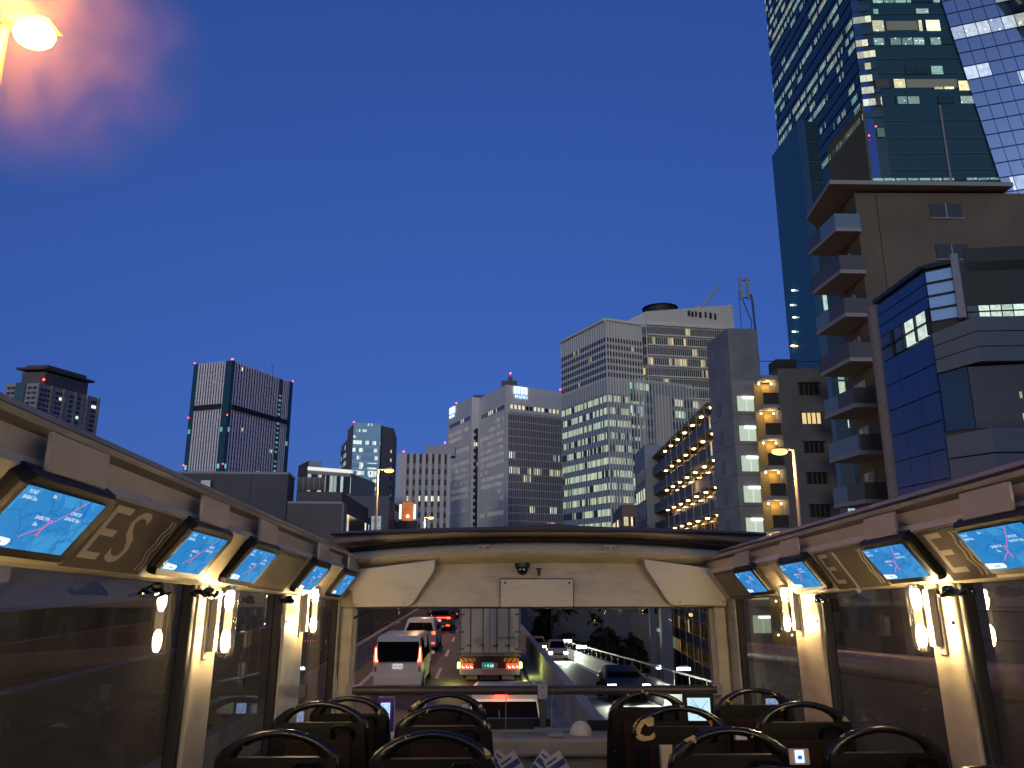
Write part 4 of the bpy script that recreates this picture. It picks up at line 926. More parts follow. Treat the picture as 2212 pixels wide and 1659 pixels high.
# C: windowless grey box and its lower wing
gb = mat('box_grey', (.12, .112, .115), .85, noise=.1, nscale=.3)
H, (p0, p1, p2) = plan([t1(1290, 938), t1(2095, 946), t1(2140, 985)], 90, 0)
b = B_('windowless_block', 'plain windowless grey box building in front of the striped tower', p1)
shell(b, (p0, p1, p2), GZ, H, gb); ledge(b, p0, p1, H - .15, H + .12, .06, mat('coping_pale', (.34, .34, .36), .6), 'coping'); ledge(b, p1, p2, H - .15, H + .12, .06, MATS['coping_pale'], 'coping')
fins(b, p0, p1, GZ, H - .2, 3, .02, .05, mat('joint_dark', (.05, .05, .05), .8), name='joints')
q = on(p0, p1, .27); obj('wall_vent', MB().box(-.55, .55, -.35, 0, -.45, .35), mat('vent_metal', (.3, .3, .32), .4, metal=.5), b, M=Matrix.Translation((q.x - p1.x, q.y - p1.y - .05, zat(q, (1350 + .5425 * 1022) / 1.8228) - GZ)))
H, (p0, p1, p2) = plan([t3(60, 1066), t3(458, 1069), t3(682, 1192)], 84, 1)
b = B_('low_office_block', 'low dark grey block with a glazed side wall beside the windowless box', p1)
shell(b, (p0, p1, p2), GZ, H, gb); ledge(b, p0, p1, H - .1, H + .12, .06, MATS['coping_pale'], 'coping')
panel(b, p1, on(p1, p2, .06), GZ, H, mat('pilaster_pale', (.22, .22, .22), .7), 1, 1, .2, 'pilaster')
wC = winmat('win_lowoffice', (.03, .04, .05), .18, (1, .95, .65), (.9, 1, .85), 1.1, 1, (.07, .07, .075), .12, .3, seed=8)
bands(b, on(p1, p2, .1), p2, GZ, H - .6, 5, .12, .9, wC, 10, .1, 'window_band')
o = b.location; sb = shr([p0, p1, p2, p0 + p2 - p1], .84)
obj('roof_plant', MB().prism([(q.x - o.x, q.y - o.y) for q in sb], lambda a, c, t: (a, c, t), H - o.z, H + 1.4 - o.z), gb, b)
bands(b, on(sb[0], sb[1], .0), on(sb[0], sb[1], .6), H + 1.4, H + 3.1, 1, .1, .95, winmat('win_plant', (.02, .02, .025), 0, frame=(.2, .2, .2), fw=.06, seed=9), 5, .1, 'louvre_row')
q = at_y(*t3(702, 1226), 78)
sg = thing('billboard', 'white signboard with dark characters on the low office block', 'sign', q); sg.scale = (.42, .42, .42)
obj('board', MB().box(-1.15, 1.15, 0, .2, -2.2, 2.0), emis('billboard_lit', (.48, .62, .80), .55), sg); obj('board_frame', MB().box(-1.25, -1.15, -.03, .2, -6, 2.1).box(1.15, 1.25, -.03, .2, -6, 2.1), gb, sg)
ink = mat('billboard_ink', (.02, .04, .12), .6)
for s_, z in (('花サ', .9), ('ープ', -1.1)): text('lettering', s_, .95, ink, sg, frame((0, -.03, z), (1, 0, 0), (0, 0, 1)))

# F: mid grey block, dark corner block with orange roof light
H, (p0, p1, p2) = plan([t3(372, 1017), t3(800, 1017), t3(830, 1040)], 135, 1)
b = B_('office_block', 'flat topped mid grey block behind the low office block', p1); shell(b, (p0, p1, p2), GZ, H, mat('mid_grey', (.15, .15, .155), .85))
wF = winmat('win_mid', (.03, .03, .04), .35, (.9, .95, .8), (.9, 1, .9), .8, 2, (.12, .12, .13), .1, .3, seed=10)
bands(b, on(p0, p1, .1), on(p0, p1, .5), H - 9, H - 2, 2, .2, .7, wF, 7, .1)
H, (p0, p1, p2) = plan([t3(800, 1046), t3(812, 1046), t3(960, 1168)], 112, 1)
b = B_('dark_office', 'dark brown office with bands of windows going back under the orange roof cabin', p1); shell(b, (p0, p1, p2), GZ, H, mat('dark_brown_wall', (.07, .06, .06), .8))
bands(b, on(p1, p2, .1), p2, GZ + 4, H - .5, 7, .2, .75, winmat('win_darkoffice', (.03, .032, .04), .03, (1, .9, .6), (1, .9, .6), 1.2, 1, (.06, .055, .055), .15, .05, seed=12), 9, .12)
q = at_y(*t3(935, 1130), 118)
t = thing('roof_cabin', 'small orange lit cabin standing on a roof below the striped office block', 'roof cabin', (q.x, q.y, q.z - 1.5)); t.scale = (.62, .62, .62)
obj('cabin', MB().box(-1.3, 1.3, -1.3, 1.3, 0, 4.6), mat('cabin_orange_glow', (.6, .16, .05), .6, emit=(1, .3, .08), es=.35), t, bevel=.1)  # lamplight on the orange box put in as its own glow
for s in (-1, 1): obj('edge_glow', MB().box(s * 1.75 - .28, s * 1.75 + .28, -1.5, -1.2, .4, 4.0), emis('cabin_edge', (.7, 1, .85), 1.6), t, bevel=.1)  # white edges of the box given a glow of their own
obj('bulb', MB().ball((.1, -1.5, 1.1), .35, n=8, m=6), emis('cabin_bulb', (1, .6, .25), 6), t); obj('base', MB().box(-2.1, 2.1, -1.5, 2, -6, 0), MATS['dark_brown_wall'], t)
q = at_y(*t3(920, 1212), 117); obj('lit_window', MB().box(q.x - t.location.x - .7, q.x - t.location.x + .7, -1.6, -1.5, -4.4, -2.9), emis('warm_window', (1, .8, .45), 1.3), t)

# D: small lit office with bright roof line
H, (p0, p1) = plan([t3(205, 828), t3(520, 852)], 210, 0)
b = B_('lit_office', 'low office with a bright roof edge and lit ribbon windows beside the blue tower', p1)
shell(b, (p0, p1), GZ, H, mat('lit_office_wall', (.30, .30, .29), .7), back=[(p1.x + 3, p1.y + 25), (p0.x + 3, p0.y + 25)])
ledge(b, p0, p1, H - .1, H + .8, .5, emis('roof_edge_light', (.95, 1, .9), .9), 'roof_light')
wD = winmat('win_litoffice', (.06, .07, .08), .85, (1, .95, .60), (.8, .95, .75), 1.0, 2, (.15, .15, .15), .05, .2, seed=14)
bands(b, p0, p1, H - 29, H - .2, 5, .25, .72, wD, 12, .2); bands(b, p0, p1, H - 6.5, H - .6, 1, .1, .9, winmat('win_top_dark', (.04, .05, .07), .75, (.9, 1, .8), (.7, .9, .9), .7, 1, (.1, .1, .1), .05, seed=15), 12, .3, 'top_glazing')
H2, (a0, a1, a2) = plan([t3(138, 800), t3(215, 762), t3(305, 768)], 240, 1)
b = B_('round_tower_block', 'dark block with a pale roof box at the left of the lit office', a1); shell(b, (a0, a1, a2), GZ, H2, mat('dark_block', (.085, .085, .09), .8)); ledge(b, a1, a2, H2 - 7, H2, .3, mat('roof_box_white', (.42, .42, .45), .7), 'roof_box')

# E: blue glass tower
H, (p0, p1, p2, p3) = plan([t3(497, 540), t3(540, 497), t3(740, 508), t3(832, 530)], 290, 1)
b = B_('blue_glass_tower', 'tower with a bright blue glass front and grey side walls', p1)
shell(b, (p0, p1, p2, p3), GZ, H, mat('grey_side', (.17, .16, .165), .8), back=[(p3.x - 2, p3.y + 25), (p0.x, p0.y + 20)])
zl = zat(p1, (1400 + .5425 * 600) / 1.8228)
gE = winmat('blue_glass', (.28, .56, .70), 0, frame=(.32, .60, .74), fw=.06, rough=.08, fh=.1, seed=16, spec=1.0)
panel(b, p1, on(p1, p2, .985), zl, H + .6, gE, 16, 5, .4, 'glazing')
wE = winmat('win_blue_lit', (.26, .52, .66), .42, (.95, .95, .75), (.9, 1, .85), 1.0, 4, (.20, .40, .52), .04, .5, rough=.08, spots=1.0, seed=17)
panel(b, p1, on(p1, p2, .985), zl - 60, zl, gE, 16, 20, .3, 'glazing'); bands(b, p1, on(p1, p2, .985), zl - 44, zl, 15, .22, .72, wE, 30, .42)
wEl = winmat('win_grey_lit', (.05, .06, .07), .55, (1, .95, .7), (.9, 1, .85), .6, 1, (.15, .15, .155), .2, .2, seed=18)
H3, (c0, c1) = plan([t3(450, 660), t3(497, 610)], 0, H=zat(p0, (1400 + .5425 * 610) / 1.8228)); 
shell(b, (c0, p0, p0 + Vector((8, 20))), GZ, H3, MATS['grey_side'], 'side_wing'); bands(b, c0, p0, H3 - 44, H3 - 1, 13, .2, .75, wEl, 7, .2, 'window_row')
bands(b, on(p2, p3, .75), on(p2, p3, .93), zl - 44, zl - 2, 12, .3, .65, winmat('win_side_small', (.03, .03, .04), .6, (1, .9, .55), (1, .95, .7), .9, 1, (.1, .1, .1), .1, .3, seed=19), 1, .15, 'side_window')
panel(b, on(p2, p3, 0), on(p2, p3, .06), GZ, H, mat('edge_black', (.015, .015, .018), .4), 1, 1, .1, 'dark_edge')
redlight(b, p1.x, p1.y, H + .8, .5)

# G: striped office block
H, (p0, p1, p2) = plan([t3(860, 714), t3(915, 712), t3(1225, 716)], 260, 1)
b = B_('pier_office_block', 'brown windowed office block with thick white vertical piers next to the white twin towers', p1)
pal = mat('pier_white', (.60, .58, .57), .75); shell(b, (p0, p1, p2), GZ, H, mat('brown_spandrel', (.10, .07, .055), .7)); panel(b, p0, p1, GZ, H, pal, 1, 1, .3, 'end_wall')
wG = winmat('win_pier', (.035, .03, .03), .32, (1, .78, .42), (.95, 1, .85), 1.2, 2, (.10, .07, .055), .08, .7, spots=1.2, seed=21)
zt = zat(p1, (1400 + .5425 * 765) / 1.8228); bands(b, p1, p2, zt - 48, zt, 13, .3, .78, wG, 18, .12); fins(b, p1, p2, GZ, H, 7, .9, 1.25, pal, name='piers', e1=1.02)
obj('roof_box', MB().box(-5, 5, 0, 6, 0, 3.6), mat('roof_box_white', (1, 1, 1)), b, M=Matrix.Translation((*(on(p1, p2, .8) - p1 + Vector((0, 4))), H - GZ)))
redlight(b, p0.x + 2, p0.y, H + .8, .5); q = on(p1, p2, .92); redlight(b, q.x, q.y, H + 4, .5)

# H: white twin wings
H, (q0, q1, q2, q3, q4, q5) = plan([t3(1227, 388), t3(1398, 302), t3(1450, 306), t3(1458, 308), t3(1645, 211), t3(2050, 264)], 330, 4)
b = B_('white_wing_tower', 'white stone office tower of two stepped wings with small roof signs', q4)
wst = mat('white_stone', (.66, .65, .64), .75, noise=.05, nscale=.2); bk = [(q5.x + 5, q5.y + 40), (q0.x + 30, q0.y + 50)]
shell(b, (q0, q1, q2, q3, q4, q5), GZ, H, wst, back=bk)
wH = winmat('win_white', (.44, .43, .43), .42, (1, .95, .60), (.95, 1, .82), .34, 3, (.42, .41, .42), .16, .7, rough=.5, seed=23)
wHr = winmat('win_white_front', (.03, .03, .035), .16, (1, .93, .5), (.9, 1, .8), 1.0, 3, (.04, .04, .05), .1, .35, seed=24)
wT = winmat('win_top_row', (.03, .03, .035), .38, (1, .9, .5), (.9, .95, .9), .9, 2, (.44, .43, .44), .2, seed=25)
for A, B2 in ((q0, q1), (q3, q4), (q4, q5)):
    z = zat(on(A, B2, .5), 0); zz = H - 8.6
    bands(b, on(A, B2, .06), on(A, B2, .95), zz - 2.3, zz, 1, .1, .9, wT, 11 if A is not q4 else 13, .12, 'top_window_row', voff=int(A.x))
for k, (A, B2) in enumerate(((q0, q1), (q3, q4))):
    bands(b, on(A, B2, .05), on(A, B2, .93), H - 74, H - 13, 19, .22, .82, wH, 24, .12, 'window_row', voff=40 * k); fins(b, A, B2, H - 80, H - 12, 40, .18, .16, wst, .1, e0=.05, e1=.93, name='mullions')
bands(b, on(q4, q5, .03), q5, H - 80, H - 13, 20, .08, .92, wHr, 22, .12, 'window_row', voff=90)
fins(b, q4, q5, H - 82, H - 12, 30, .5, .34, mat('fin_grey', (.42, .41, .42), .6), e0=.04, e1=1)
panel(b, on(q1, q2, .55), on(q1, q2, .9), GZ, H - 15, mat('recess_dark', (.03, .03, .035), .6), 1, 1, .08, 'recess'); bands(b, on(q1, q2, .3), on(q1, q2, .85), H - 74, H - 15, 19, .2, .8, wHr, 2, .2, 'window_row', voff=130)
for (A, B2, f, w_) in ((q4, q5, .10, 9.5), (q0, q1, .06, 7.5)):
    d, nn = nrm(A, B2); c = on(A, B2, f); M = frame((c.x - q4.x, c.y - q4.y, H - GZ - 2.6), (d.x, d.y, 0), (0, 0, 1)); M.translation += Vector((nn.x, nn.y, 0)) * .35
    blu = emis('sign_blue_white', (.45, .70, 1.0), 2.2)
    s_ = text('roof_sign', 'MORI', 2.0, blu, b, M @ Matrix.Translation((w_ * .5, -2.4, 0)), .1, spacing=1.5)
    lg = MB()
    for x in (0, 1.9, 3.8, 5.7): lg.box(x + .9, x + 2.1, -1.0, 2.3, 0, .2)
    lg.box(2.1, 2.8, 1.3, 2.3, 0, .2).box(4.0, 4.7, 1.3, 2.3, 0, .2).box(5.9, 6.6, 1.3, 2.3, 0, .2)
    obj('sign_emblem', lg, blu, s_, M=Matrix.Translation((-w_ * .5, 2.4, 0)))
obj('roof_crane', MB().box(-4, 3, 0, 5, 0, 2.6).box(-1, 1, 0, 2, 2.6, 4.5), MATS['edge_black'], b, M=Matrix.Translation((2, 3, H - GZ))); redlight(b, q4.x + 2, q4.y + 2, H + 5.8, .7)
obj('roof_crane', MB().box(-4, 6, 0, 5, 0, 2.2).box(-5, 8, 1, 2, 2.2, 2.7), MATS['edge_black'], b, M=Matrix.Translation((*(q2 - q4 + Vector((2, 5))), H - GZ))); q = on(q0, q1, .35); redlight(b, q.x, q.y, H + 1, .6)
q = on(q4, q5, .97); redlight(b, q.x, q.y, H + 1, .6)

# I: big glass office with pale mullions
gI = mat('pale_grid', (.52, .53, .50), .6); mul = mat('mullion_pale', (.72, .73, .69), .5); spand = mat('spandrel_blue', (.20, .28, .31), .35)
H1, (p0, p1, p2) = plan([t7(94, 468), t7(368, 326), t7(588, 358)], 245, 1)
b = B_('gridded_office_tower', 'large pale gridded glass office tower with many lit ribbon floors at the centre right', p1)
shell(b, (p0, p1, p2), GZ, H1, gI)
zc = zat(p1, (1050 + .6329 * 700) / 1.8228)
wI = winmat('win_grid_up', (.045, .04, .045), .05, (1, .68, .3), (1, .85, .5), 1.0, 2, (.16, .16, .16), .08, .1, seed=31)
wI2 = winmat('win_grid_lit', (.07, .10, .12), .74, (.98, 1, .62), (.80, 1, .78), .60, 3, (.2, .24, .25), .05, .75, seed=32, spots=.25)
nu = 6
for A, B2, nc in ((p0, p1, 20), (p1, p2, 13)):
    vo = 0 if A is p0 else 60
    hh = (H1 - zc - 4) / 7; bands(b, A, B2, zc + .5, zc + .5 + hh * 6, 6, .2, .80, wI, nc * 2, .15, 'window_band', voff=vo)
    panel(b, A, B2, zc - 4.4, zc, mat('plain_band', (.46, .43, .40), .6), 1, 1, .12, 'spandrel_band'); zlow = zc - 4.6 - 13 * 4.15
    panel(b, A, B2, zlow, zc - 4.6, spand, 1, 1, .1, 'spandrel_wall'); bands(b, A, B2, zlow, zc - 4.6, 13, .28, .80, wI2, nc * 2, .2, 'lit_window_band', voff=10)
    fins(b, A, B2, zlow - 5, H1, 20 if A is p0 else nc, .16 if A is p0 else .4, .3, mul)
    ledge(b, A, B2, H1 - .6, H1 + .2, .8, mul, 'parapet')
# rear higher block
H2 = zat(Vector((p1.x + 12, p1.y + 12)), (1050 + .6329 * 352) / 1.8228)
_, (r0, r1, r2) = plan([t7(450, 372), t7(622, 352), t7(1165, 385)], 0, H=H2)
b2 = thing('crowned_office_tower', 'pale upper office block with a sloping louvred crown rising behind the gridded tower', 'building', (r1.x, r1.y, GZ))
shell(b2, (r0, r1, r2), GZ, H2, gI)
wI3 = winmat('win_crown', (.06, .075, .07), .14, (1, .75, .40), (1, .8, .45), .85, 2, (.17, .17, .16), .07, .3, seed=33, spots=.3)
bands(b2, r1, r2, H2 - 27, H2 - .5, 7, .12, .78, wI3, 34, .3); bands(b2, r0, r1, H2 - 27, H2 - .5, 7, .12, .78, wI3, 10, .3, voff=30)
for i in range(8): ledge(b2, r1, r2, H2 - 27 + i * 26.5 / 7 - .25, H2 - 27 + i * 26.5 / 7 + .2, 1.0, mul)
fins(b2, r1, r2, H2 - 60, H2, 44, .35, .12, mul, .2); fins(b2, r0, r1, H2 - 60, H2, 12, .35, .12, mul, .2)
# crown: polygon in the facade plane, rising to the right, with fine fins
d, nn = nrm(r1, r2); L = (r2 - r1).length
def crown_pt(f, v): q = on(r1, r2, f); return zat(q, v)
vt = lambda x, y: (1050 + .6329 * y) / 1.8228
zl_, zr_ = zat(r1, vt(0, 280)), zat(r2, vt(0, 238))
o = b2.location; pc = mat('crown_pale', (.56, .58, .52), .6)
def P3(q, z): return (q.x - o.x, q.y - o.y, z - o.z)
back = Vector((-nn.x, -nn.y)) * 14
obj('crown', MB().hexa([P3(r1, H2), P3(r2, H2), P3(r2 + back, H2), P3(r1 + back, H2), P3(r1, zl_), P3(r2, zr_), P3(r2 + back, zr_), P3(r1 + back, zl_)]), pc, b2)
mb = MB()
for i in range(46):
    f = i / 45; c = on(r1, r2, f); a_ = c - d * .1; e_ = c + d * .1; zt_ = zl_ + (zr_ - zl_) * f
    mb.hexa([P3(q, z) for z in (H2, zt_) for q in (a_, e_, e_ + nn * .4, a_ + nn * .4)])
obj('crown_fins', mb, mul, b2)
for f0, z0_ in ((.49, .55), (.53, .5), (.57, .5), (.62, .45), (.68, .45), (.74, .4), (.79, .35)):
    c = on(r1, r2, f0); zt_ = zl_ + (zr_ - zl_) * f0; hh = (zt_ - H2)
    obj('louvre_slot', MB().hexa([P3(q, z) for z in (H2 + hh * (z0_), H2 + hh * (z0_ + .28)) for q in (c - d * .35, c + d * .35, c + d * .35 + nn * .6, c - d * .35 + nn * .6)]), MATS['edge_black'], b2)
ledge(b2, r1, r2, H2 - .4, H2 + .4, 1.1, mul, 'cornice')
# slanting side of crown toward the left
rl = zat(r0, vt(0, 322)); obj('crown_side', MB().hexa([P3(r0, H2), P3(r1, H2), P3(r1 + back, H2), P3(r0 + back, H2), P3(r0, H2 + .6), P3(r1, zl_ - .05), P3(r1 + back, zl_ - .05), P3(r0 + back, H2 + .6)]), pc, b2)
q = on(r1, r2, .36); obj('helipad', MB().tube([(0, 0, -3), (0, 0, .5)], 6, 28).tube([(0, 0, .5), (0, 0, .7)], 6.8, 28), mat('helipad_dark', (.02, .02, .025), .6), b2, M=Matrix.Translation((q.x - o.x - nn.x * 16, q.y - o.y - nn.y * 16, zat(Vector(q) - nn * 16, vt(0, 272)) - o.z)))
q = on(r1, r2, .73); zq = zat(q, vt(0, 248)); obj('roof_crane', MB().box(-3, 3, -1, 2, 0, 1.8).tube([(0, 0, 1.5), (3.5, 0, 6), (6.5, 0, 9.5), (6.7, 0, 12)], .45, 6), mat('crane_pale', (.42, .40, .36), .6), b2, M=Matrix.Translation((q.x - o.x - nn.x * 6, q.y - o.y - nn.y * 6, zq - o.z)))
# front lower block on the right
H3_ = zat(Vector((p2.x, p2.y - 2)), vt(0, 690)); _, (s0, s1, s2) = plan([t7(497, 702), t7(652, 690), t7(1010, 742)], 0, H=H3_)
_, (s0, s1, s2) = plan([t7(500, 692), t7(512, 688), t7(1010, 752)], 0, H=H3_)
b3 = thing('glass_wing', 'glass wing with bands of lights standing before the gridded tower, beside the flats', 'building', (s1.x, s1.y, GZ))
shell(b3, (s0, s1, s2), GZ, H3_, gI); panel(b3, s1, s2, GZ, H3_ - 1, spand, 1, 1, .1, 'spandrel_wall')
wJ = winmat('win_wing', (.06, .09, .10), .22, (1, .85, .5), (.6, 1, .95), .8, 3, (.2, .22, .22), .06, .6, seed=36, spots=1.0)
bands(b3, s1, on(s1, s2, .28), H3_ - 62, H3_ - 1, 15, .25, .85, winmat('win_wing_lit', (.06, .10, .11), .5, (.9, 1, .7), (.5, 1, .95), .75, 4, (.2, .22, .22), .06, .8, seed=37, spots=.8), 9, .3, voff=10); bands(b3, on(s1, s2, .5), s2, H3_ - 62, H3_ - 5, 14, .2, .8, wJ, 12, .3)
panel(b3, on(s1, s2, .30), on(s1, s2, .49), GZ, H3_ - 5, MATS['plain_band'], 1, 1, .35, 'solid_bay'); fins(b3, s1, s2, H3_ - 66, H3_, 26, .5, .2, mul, .2)

# J: small white flats
H, (p0, p1, p2) = plan([t7(548, 1178), t7(610, 1108), t7(752, 1112)], 118, 1)
b = B_('white_flats', 'small blue white block of flats with balconies at the foot of the big office tower', p1)
wfl = mat('flat_white', (.34, .35, .38), .75); shell(b, (p0, p1, p2), GZ, H, wfl)
bands(b, on(p0, p1, .1), p1, H - 24, H - 3, 7, .15, .75, winmat('win_flats', (.05, .055, .07), .03, frame=(.2, .2, .23), fw=.2, seed=41), 4, .1)
o = b.location
for i in range(8):
    z = H - 5.2 - i * 3.2; c = on(p1, p2, .55); e_ = on(p1, p2, .95); d, nn = nrm(p1, p2)
    a_ = c - o.xy; f_ = e_ - o.xy
    obj('balcony', MB().hexa([(q.x, q.y, zz - o.z) for zz in (z - .2, z + .9) for q in (a_, f_, f_ + nn * 1.5, a_ + nn * 1.5)]), wfl, b)
    obj('balcony_door', MB().hexa([(q.x, q.y, zz - o.z) for zz in (z + .9, z + 2.6) for q in (a_ - nn * .02, f_ - nn * .02, f_ + nn * .1, a_ + nn * .1)]), mat('door_dark', (.03, .035, .05), .3), b)
H, (p0, p1, p2) = plan([t7(412, 1545), t7(470, 1480), t7(560, 1482)], 105, 1)
b = B_('small_flats', 'small brown grey house block with one lamp, lowest at the foot of the office tower', p1); shell(b, (p0, p1, p2), GZ, H, mat('flats_brown', (.17, .15, .14), .8)); bands(b, p1, p2, H - 9, H - 1, 3, .3, .75, winmat('win_sm', (.04, .04, .05), .4, (1, .8, .5), (1, .8, .5), 1.2, 1, (.17, .15, .14), .2, seed=43), 2, .1)
bands(b, p0, p1, H - 9, H - 1, 3, .3, .75, MATS['win_sm'], 2, .1)

# K: gallery access flats with warm corridor lamps
warm = emis('corridor_lamp', (1, .62, .22), 30.0)
H, (k1, k0) = plan([t7(1000, 842), t7(755, 1087)], 78, 0)
kd = (k0 - k1).normalized(); kn = Vector((-kd.y, kd.x)); kn = kn if kn.dot(-k1) > 0 else -kn
b = B_('gallery_flats', 'block of flats with open corridors and rows of warm ceiling lamps', k1); o = b.location
dpt = -kn * 1.6; back_ = -kn * 12
kw = mat('gallery_wall', (.45, .34, .20), .75); ks = mat('gallery_slab', (.24, .24, .25), .8, noise=.1); kr = mat('gallery_rail', (.12, .12, .13), .6)
kend = k0 + kd * 34; kst = k1 + (k1 - k0).normalized() * 0
A = kst; Bq = kend
shell(b, (A + dpt, Bq + dpt), GZ, H - .2, kw, back=[tuple(Bq + back_), tuple(A + back_)])
fh_ = 2.85; nfl = int((H - GZ) / fh_)
for i in range(nfl + 1):
    z = H - i * fh_
    obj('corridor_slab', MB().hexa([P3(q, zz) for zz in (z - .25, z + .0) for q in (A, Bq, Bq + dpt, A + dpt)]) if False else MB().hexa([(q.x - o.x, q.y - o.y, zz - o.z) for zz in (z - .25, z) for q in (A, Bq, Bq + dpt, A + dpt)]), ks, b)
    if i: obj('parapet', MB().hexa([(q.x - o.x, q.y - o.y, zz - o.z) for zz in (z, z + 1.1) for q in (A, Bq, Bq - kn * .1, A - kn * .1)]), kr, b)
L = (Bq - A).length
wK = winmat('win_corridor', (.10, .06, .03), .25, (1, .7, .3), (.9, .95, .7), .5, 1, (.25, .2, .14), .25, .1, seed=45)
for i in range(nfl):
    z = H - (i + 1) * fh_; n_ = 7
    for k in range(n_):
        c = A + kd * (1.5 + k * 5.2) - kn * .8
        if k < 7: obj('corridor_lamp', MB().box(-.16, .16, -.16, .16, -.12, 0), warm, b, M=Matrix.Translation((c.x - o.x, c.y - o.y, z + fh_ - .26 - o.z)))
    bands(b, A + dpt, Bq + dpt, z + .1, z + 2.3, 1, 0, 1, wK, int(L / 1.7), .04, 'door_row', voff=i)
mb = MB()
for k in range(7):
    c = A + kd * (1 + k * 4.3) + kn * .12 - o.xy; mb.tube([(c.x, c.y, 0), (c.x, c.y, H - GZ)], .045, 6)
obj('drain_pipes', mb, mat('pipe_pale', (.4, .4, .4), .5), b)
for z, k in ((H - 6, 2), (H - 12, 5), (H - 9, 9)): pass
pointlight('corridor_glow', (A.x + kd.x * 8 - o.x + kn.x * .5, A.y + kd.y * 8 - o.y, H - GZ - 8), (1, .6, .25), 150, 1, b)
pointlight('corridor_glow', (A.x + kd.x * 20 - o.x + kn.x * .5, A.y + kd.y * 20 - o.y, H - GZ - 18), (1, .6, .25), 150, 1, b)
# L: concrete stair tower in front
H, (l0, l1, l2) = plan([t7(1000, 482), t7(1127, 382), t7(1312, 388)], 70, 1)
b = B_('stair_tower', 'concrete stair tower with a column of big white lit windows', l1); o = b.location
cw = mat('stair_concrete', (.27, .275, .28), .85, noise=.2, nscale=.4, bump=.2)
shell(b, (l0, l1, l2), GZ, H, cw)
litw = mat('stair_window_lit', (.5, .52, .48), .5, emit=(.62, .78, .60), es=.62); fl = emis('fluorescent_tube', (.95, 1, .95), 6.0); dmw = mat('stair_window_dim', (.12, .13, .14), .3)
ld, ln_ = nrm(l1, l2); Lw = (l2 - l1).length; ldl, lnl = nrm(l0, l1); Ll = (l1 - l0).length
rowsv = [(803, 897), (988, 1083), (1175, 1272), (1363, 1466), (1562, 1665)]
z_list = [(zat(l1, vt(0, b_)), zat(l1, vt(0, a_))) for a_, b_ in rowsv]
st_ = z_list[0][0] - z_list[1][0]
while z_list[-1][0] - st_ > GZ + 1: z_list.append((z_list[-1][0] - st_, z_list[-1][1] - st_))
for z0, z1 in z_list:
    a_, c_ = on(l1, l2, .16), on(l1, l2, .70)
    wn_ = obj('window', MB().hexa([(q.x - o.x, q.y - o.y, z - o.z) for z in (z0, z1) for q in (a_ - ln_ * .02, c_ - ln_ * .02, c_ + ln_ * .02, a_ + ln_ * .02)]), litw, b)
    m_ = on(l1, l2, .46); obj('mullion', MB().hexa([(q.x - o.x, q.y - o.y, z - o.z) for z in (z0, z1 - .2) for q in (m_ - ld * .04, m_ + ld * .04, m_ + ld * .04 + ln_ * .05, m_ - ld * .04 + ln_ * .05)]), emis('mullion_bright', (.8, .9, .8), .9), wn_)
    a2, c2 = on(l1, l2, .34), on(l1, l2, .70); obj('ceiling_tube', MB().hexa([(q.x - o.x, q.y - o.y, z - o.z) for z in (z1 - .22, z1 - .05) for q in (a2, c2, c2 + ln_ * .08, a2 + ln_ * .08)]), fl, wn_)
    a_, c_ = on(l0, l1, .36), on(l0, l1, .50); obj('side_window', MB().hexa([(q.x - o.x, q.y - o.y, z - o.z) for z in (z0, z1) for q in (a_ - lnl * .02, c_ - lnl * .02, c_ + lnl * .03, a_ + lnl * .03)]), dmw, b)
    for A2, B2 in ((l0, l1), (l1, l2)): ledge(b, A2, B2, z0 - .35, z0 - .31, .015, mat('joint_dark', (1, 1, 1)), 'joint')
# antenna
t = thing('cell_antenna', 'cell antenna of two pale panels on a mast above the stair tower', 'antenna', (l2.x - .3, l2.y + 1, H))
zb_ = zat(l2, vt(0, 590)); z1_, z2_ = zat(l2, vt(0, 200)), zat(l2, vt(0, 62))
obj('mast', MB().tube([(.25, -.9, zb_ - H), (.1, -.9, z1_ - H - .2), (0, -.9, z1_ - H + .5)], .11, 8), mat('mast_dark', (.05, .05, .05), .5), t)
for x in (-.25, -.95): obj('antenna_panel', MB().box(x - .13, x + .13, -1, -.8, z1_ - H, z2_ - H), mat('antenna_pale', (.33, .31, .29), .6), t, bevel=.03)
for zb2_ in (z1_ - H + .1, z2_ - H - .4): obj('bracket', MB().box(-1, 0, -.95, -.87, zb2_, zb2_ + .1), MATS['mast_dark'], t)
obj('cable', MB().tube([(-.85, -.9, z1_ - H), (-.5, -.9, z1_ - H - 1.2), (-.1, -.9, z1_ - H - 2.4), (-.3, -.9, 0.02)], .05, 6), MATS['mast_dark'], t)
q = on(l1, l2, .6); o_ = tag(obj('lightning_rod', MB().tube([(q.x, q.y + 1, H), (q.x, q.y + 1, zat(q, vt(0, 130)))], .035, 5), MATS['mast_dark']), 'thin lightning rod on the stair tower left of the antenna', 'lightning rod')
# M: lit balcony strip and grey flats
HM = zat(Vector((l2.x + 1, l2.y + 1)), vt(0, 655)); _, (m0, m1) = plan([t7(1330, 655), t7(1440, 655)], 0, H=HM)
HG = HM - .2; _, (g0, g1) = plan([t7(1440, 628), t7(1720, 628)], 68, 0)
HG = at_y(*t7(1440, 635), 67).z; _, (g0, g1) = plan([t7(1440, 635), t7(1740, 632)], 0, H=HG)
b = B_('grey_flats', 'grey concrete flats with a strip of warm lit balconies beside the stair tower', g0); o = b.location
gw = mat('flats_grey', (.185, .175, .18), .85, noise=.15, nscale=.5)
gd, gn = nrm(g0, g1); shell(b, (g0, g1), GZ, HG, gw, back=[(g1.x, g1.y + 12), (g0.x, g0.y + 12)])
obj('balcony_back_wall', MB().box(l2.x * g0.y / l2.y - o.x - .05, g0.x - o.x, 1.9, 2.2, 0, HG - GZ - 1), mat('warm_wall', (.42, .30, .12), .8), b)
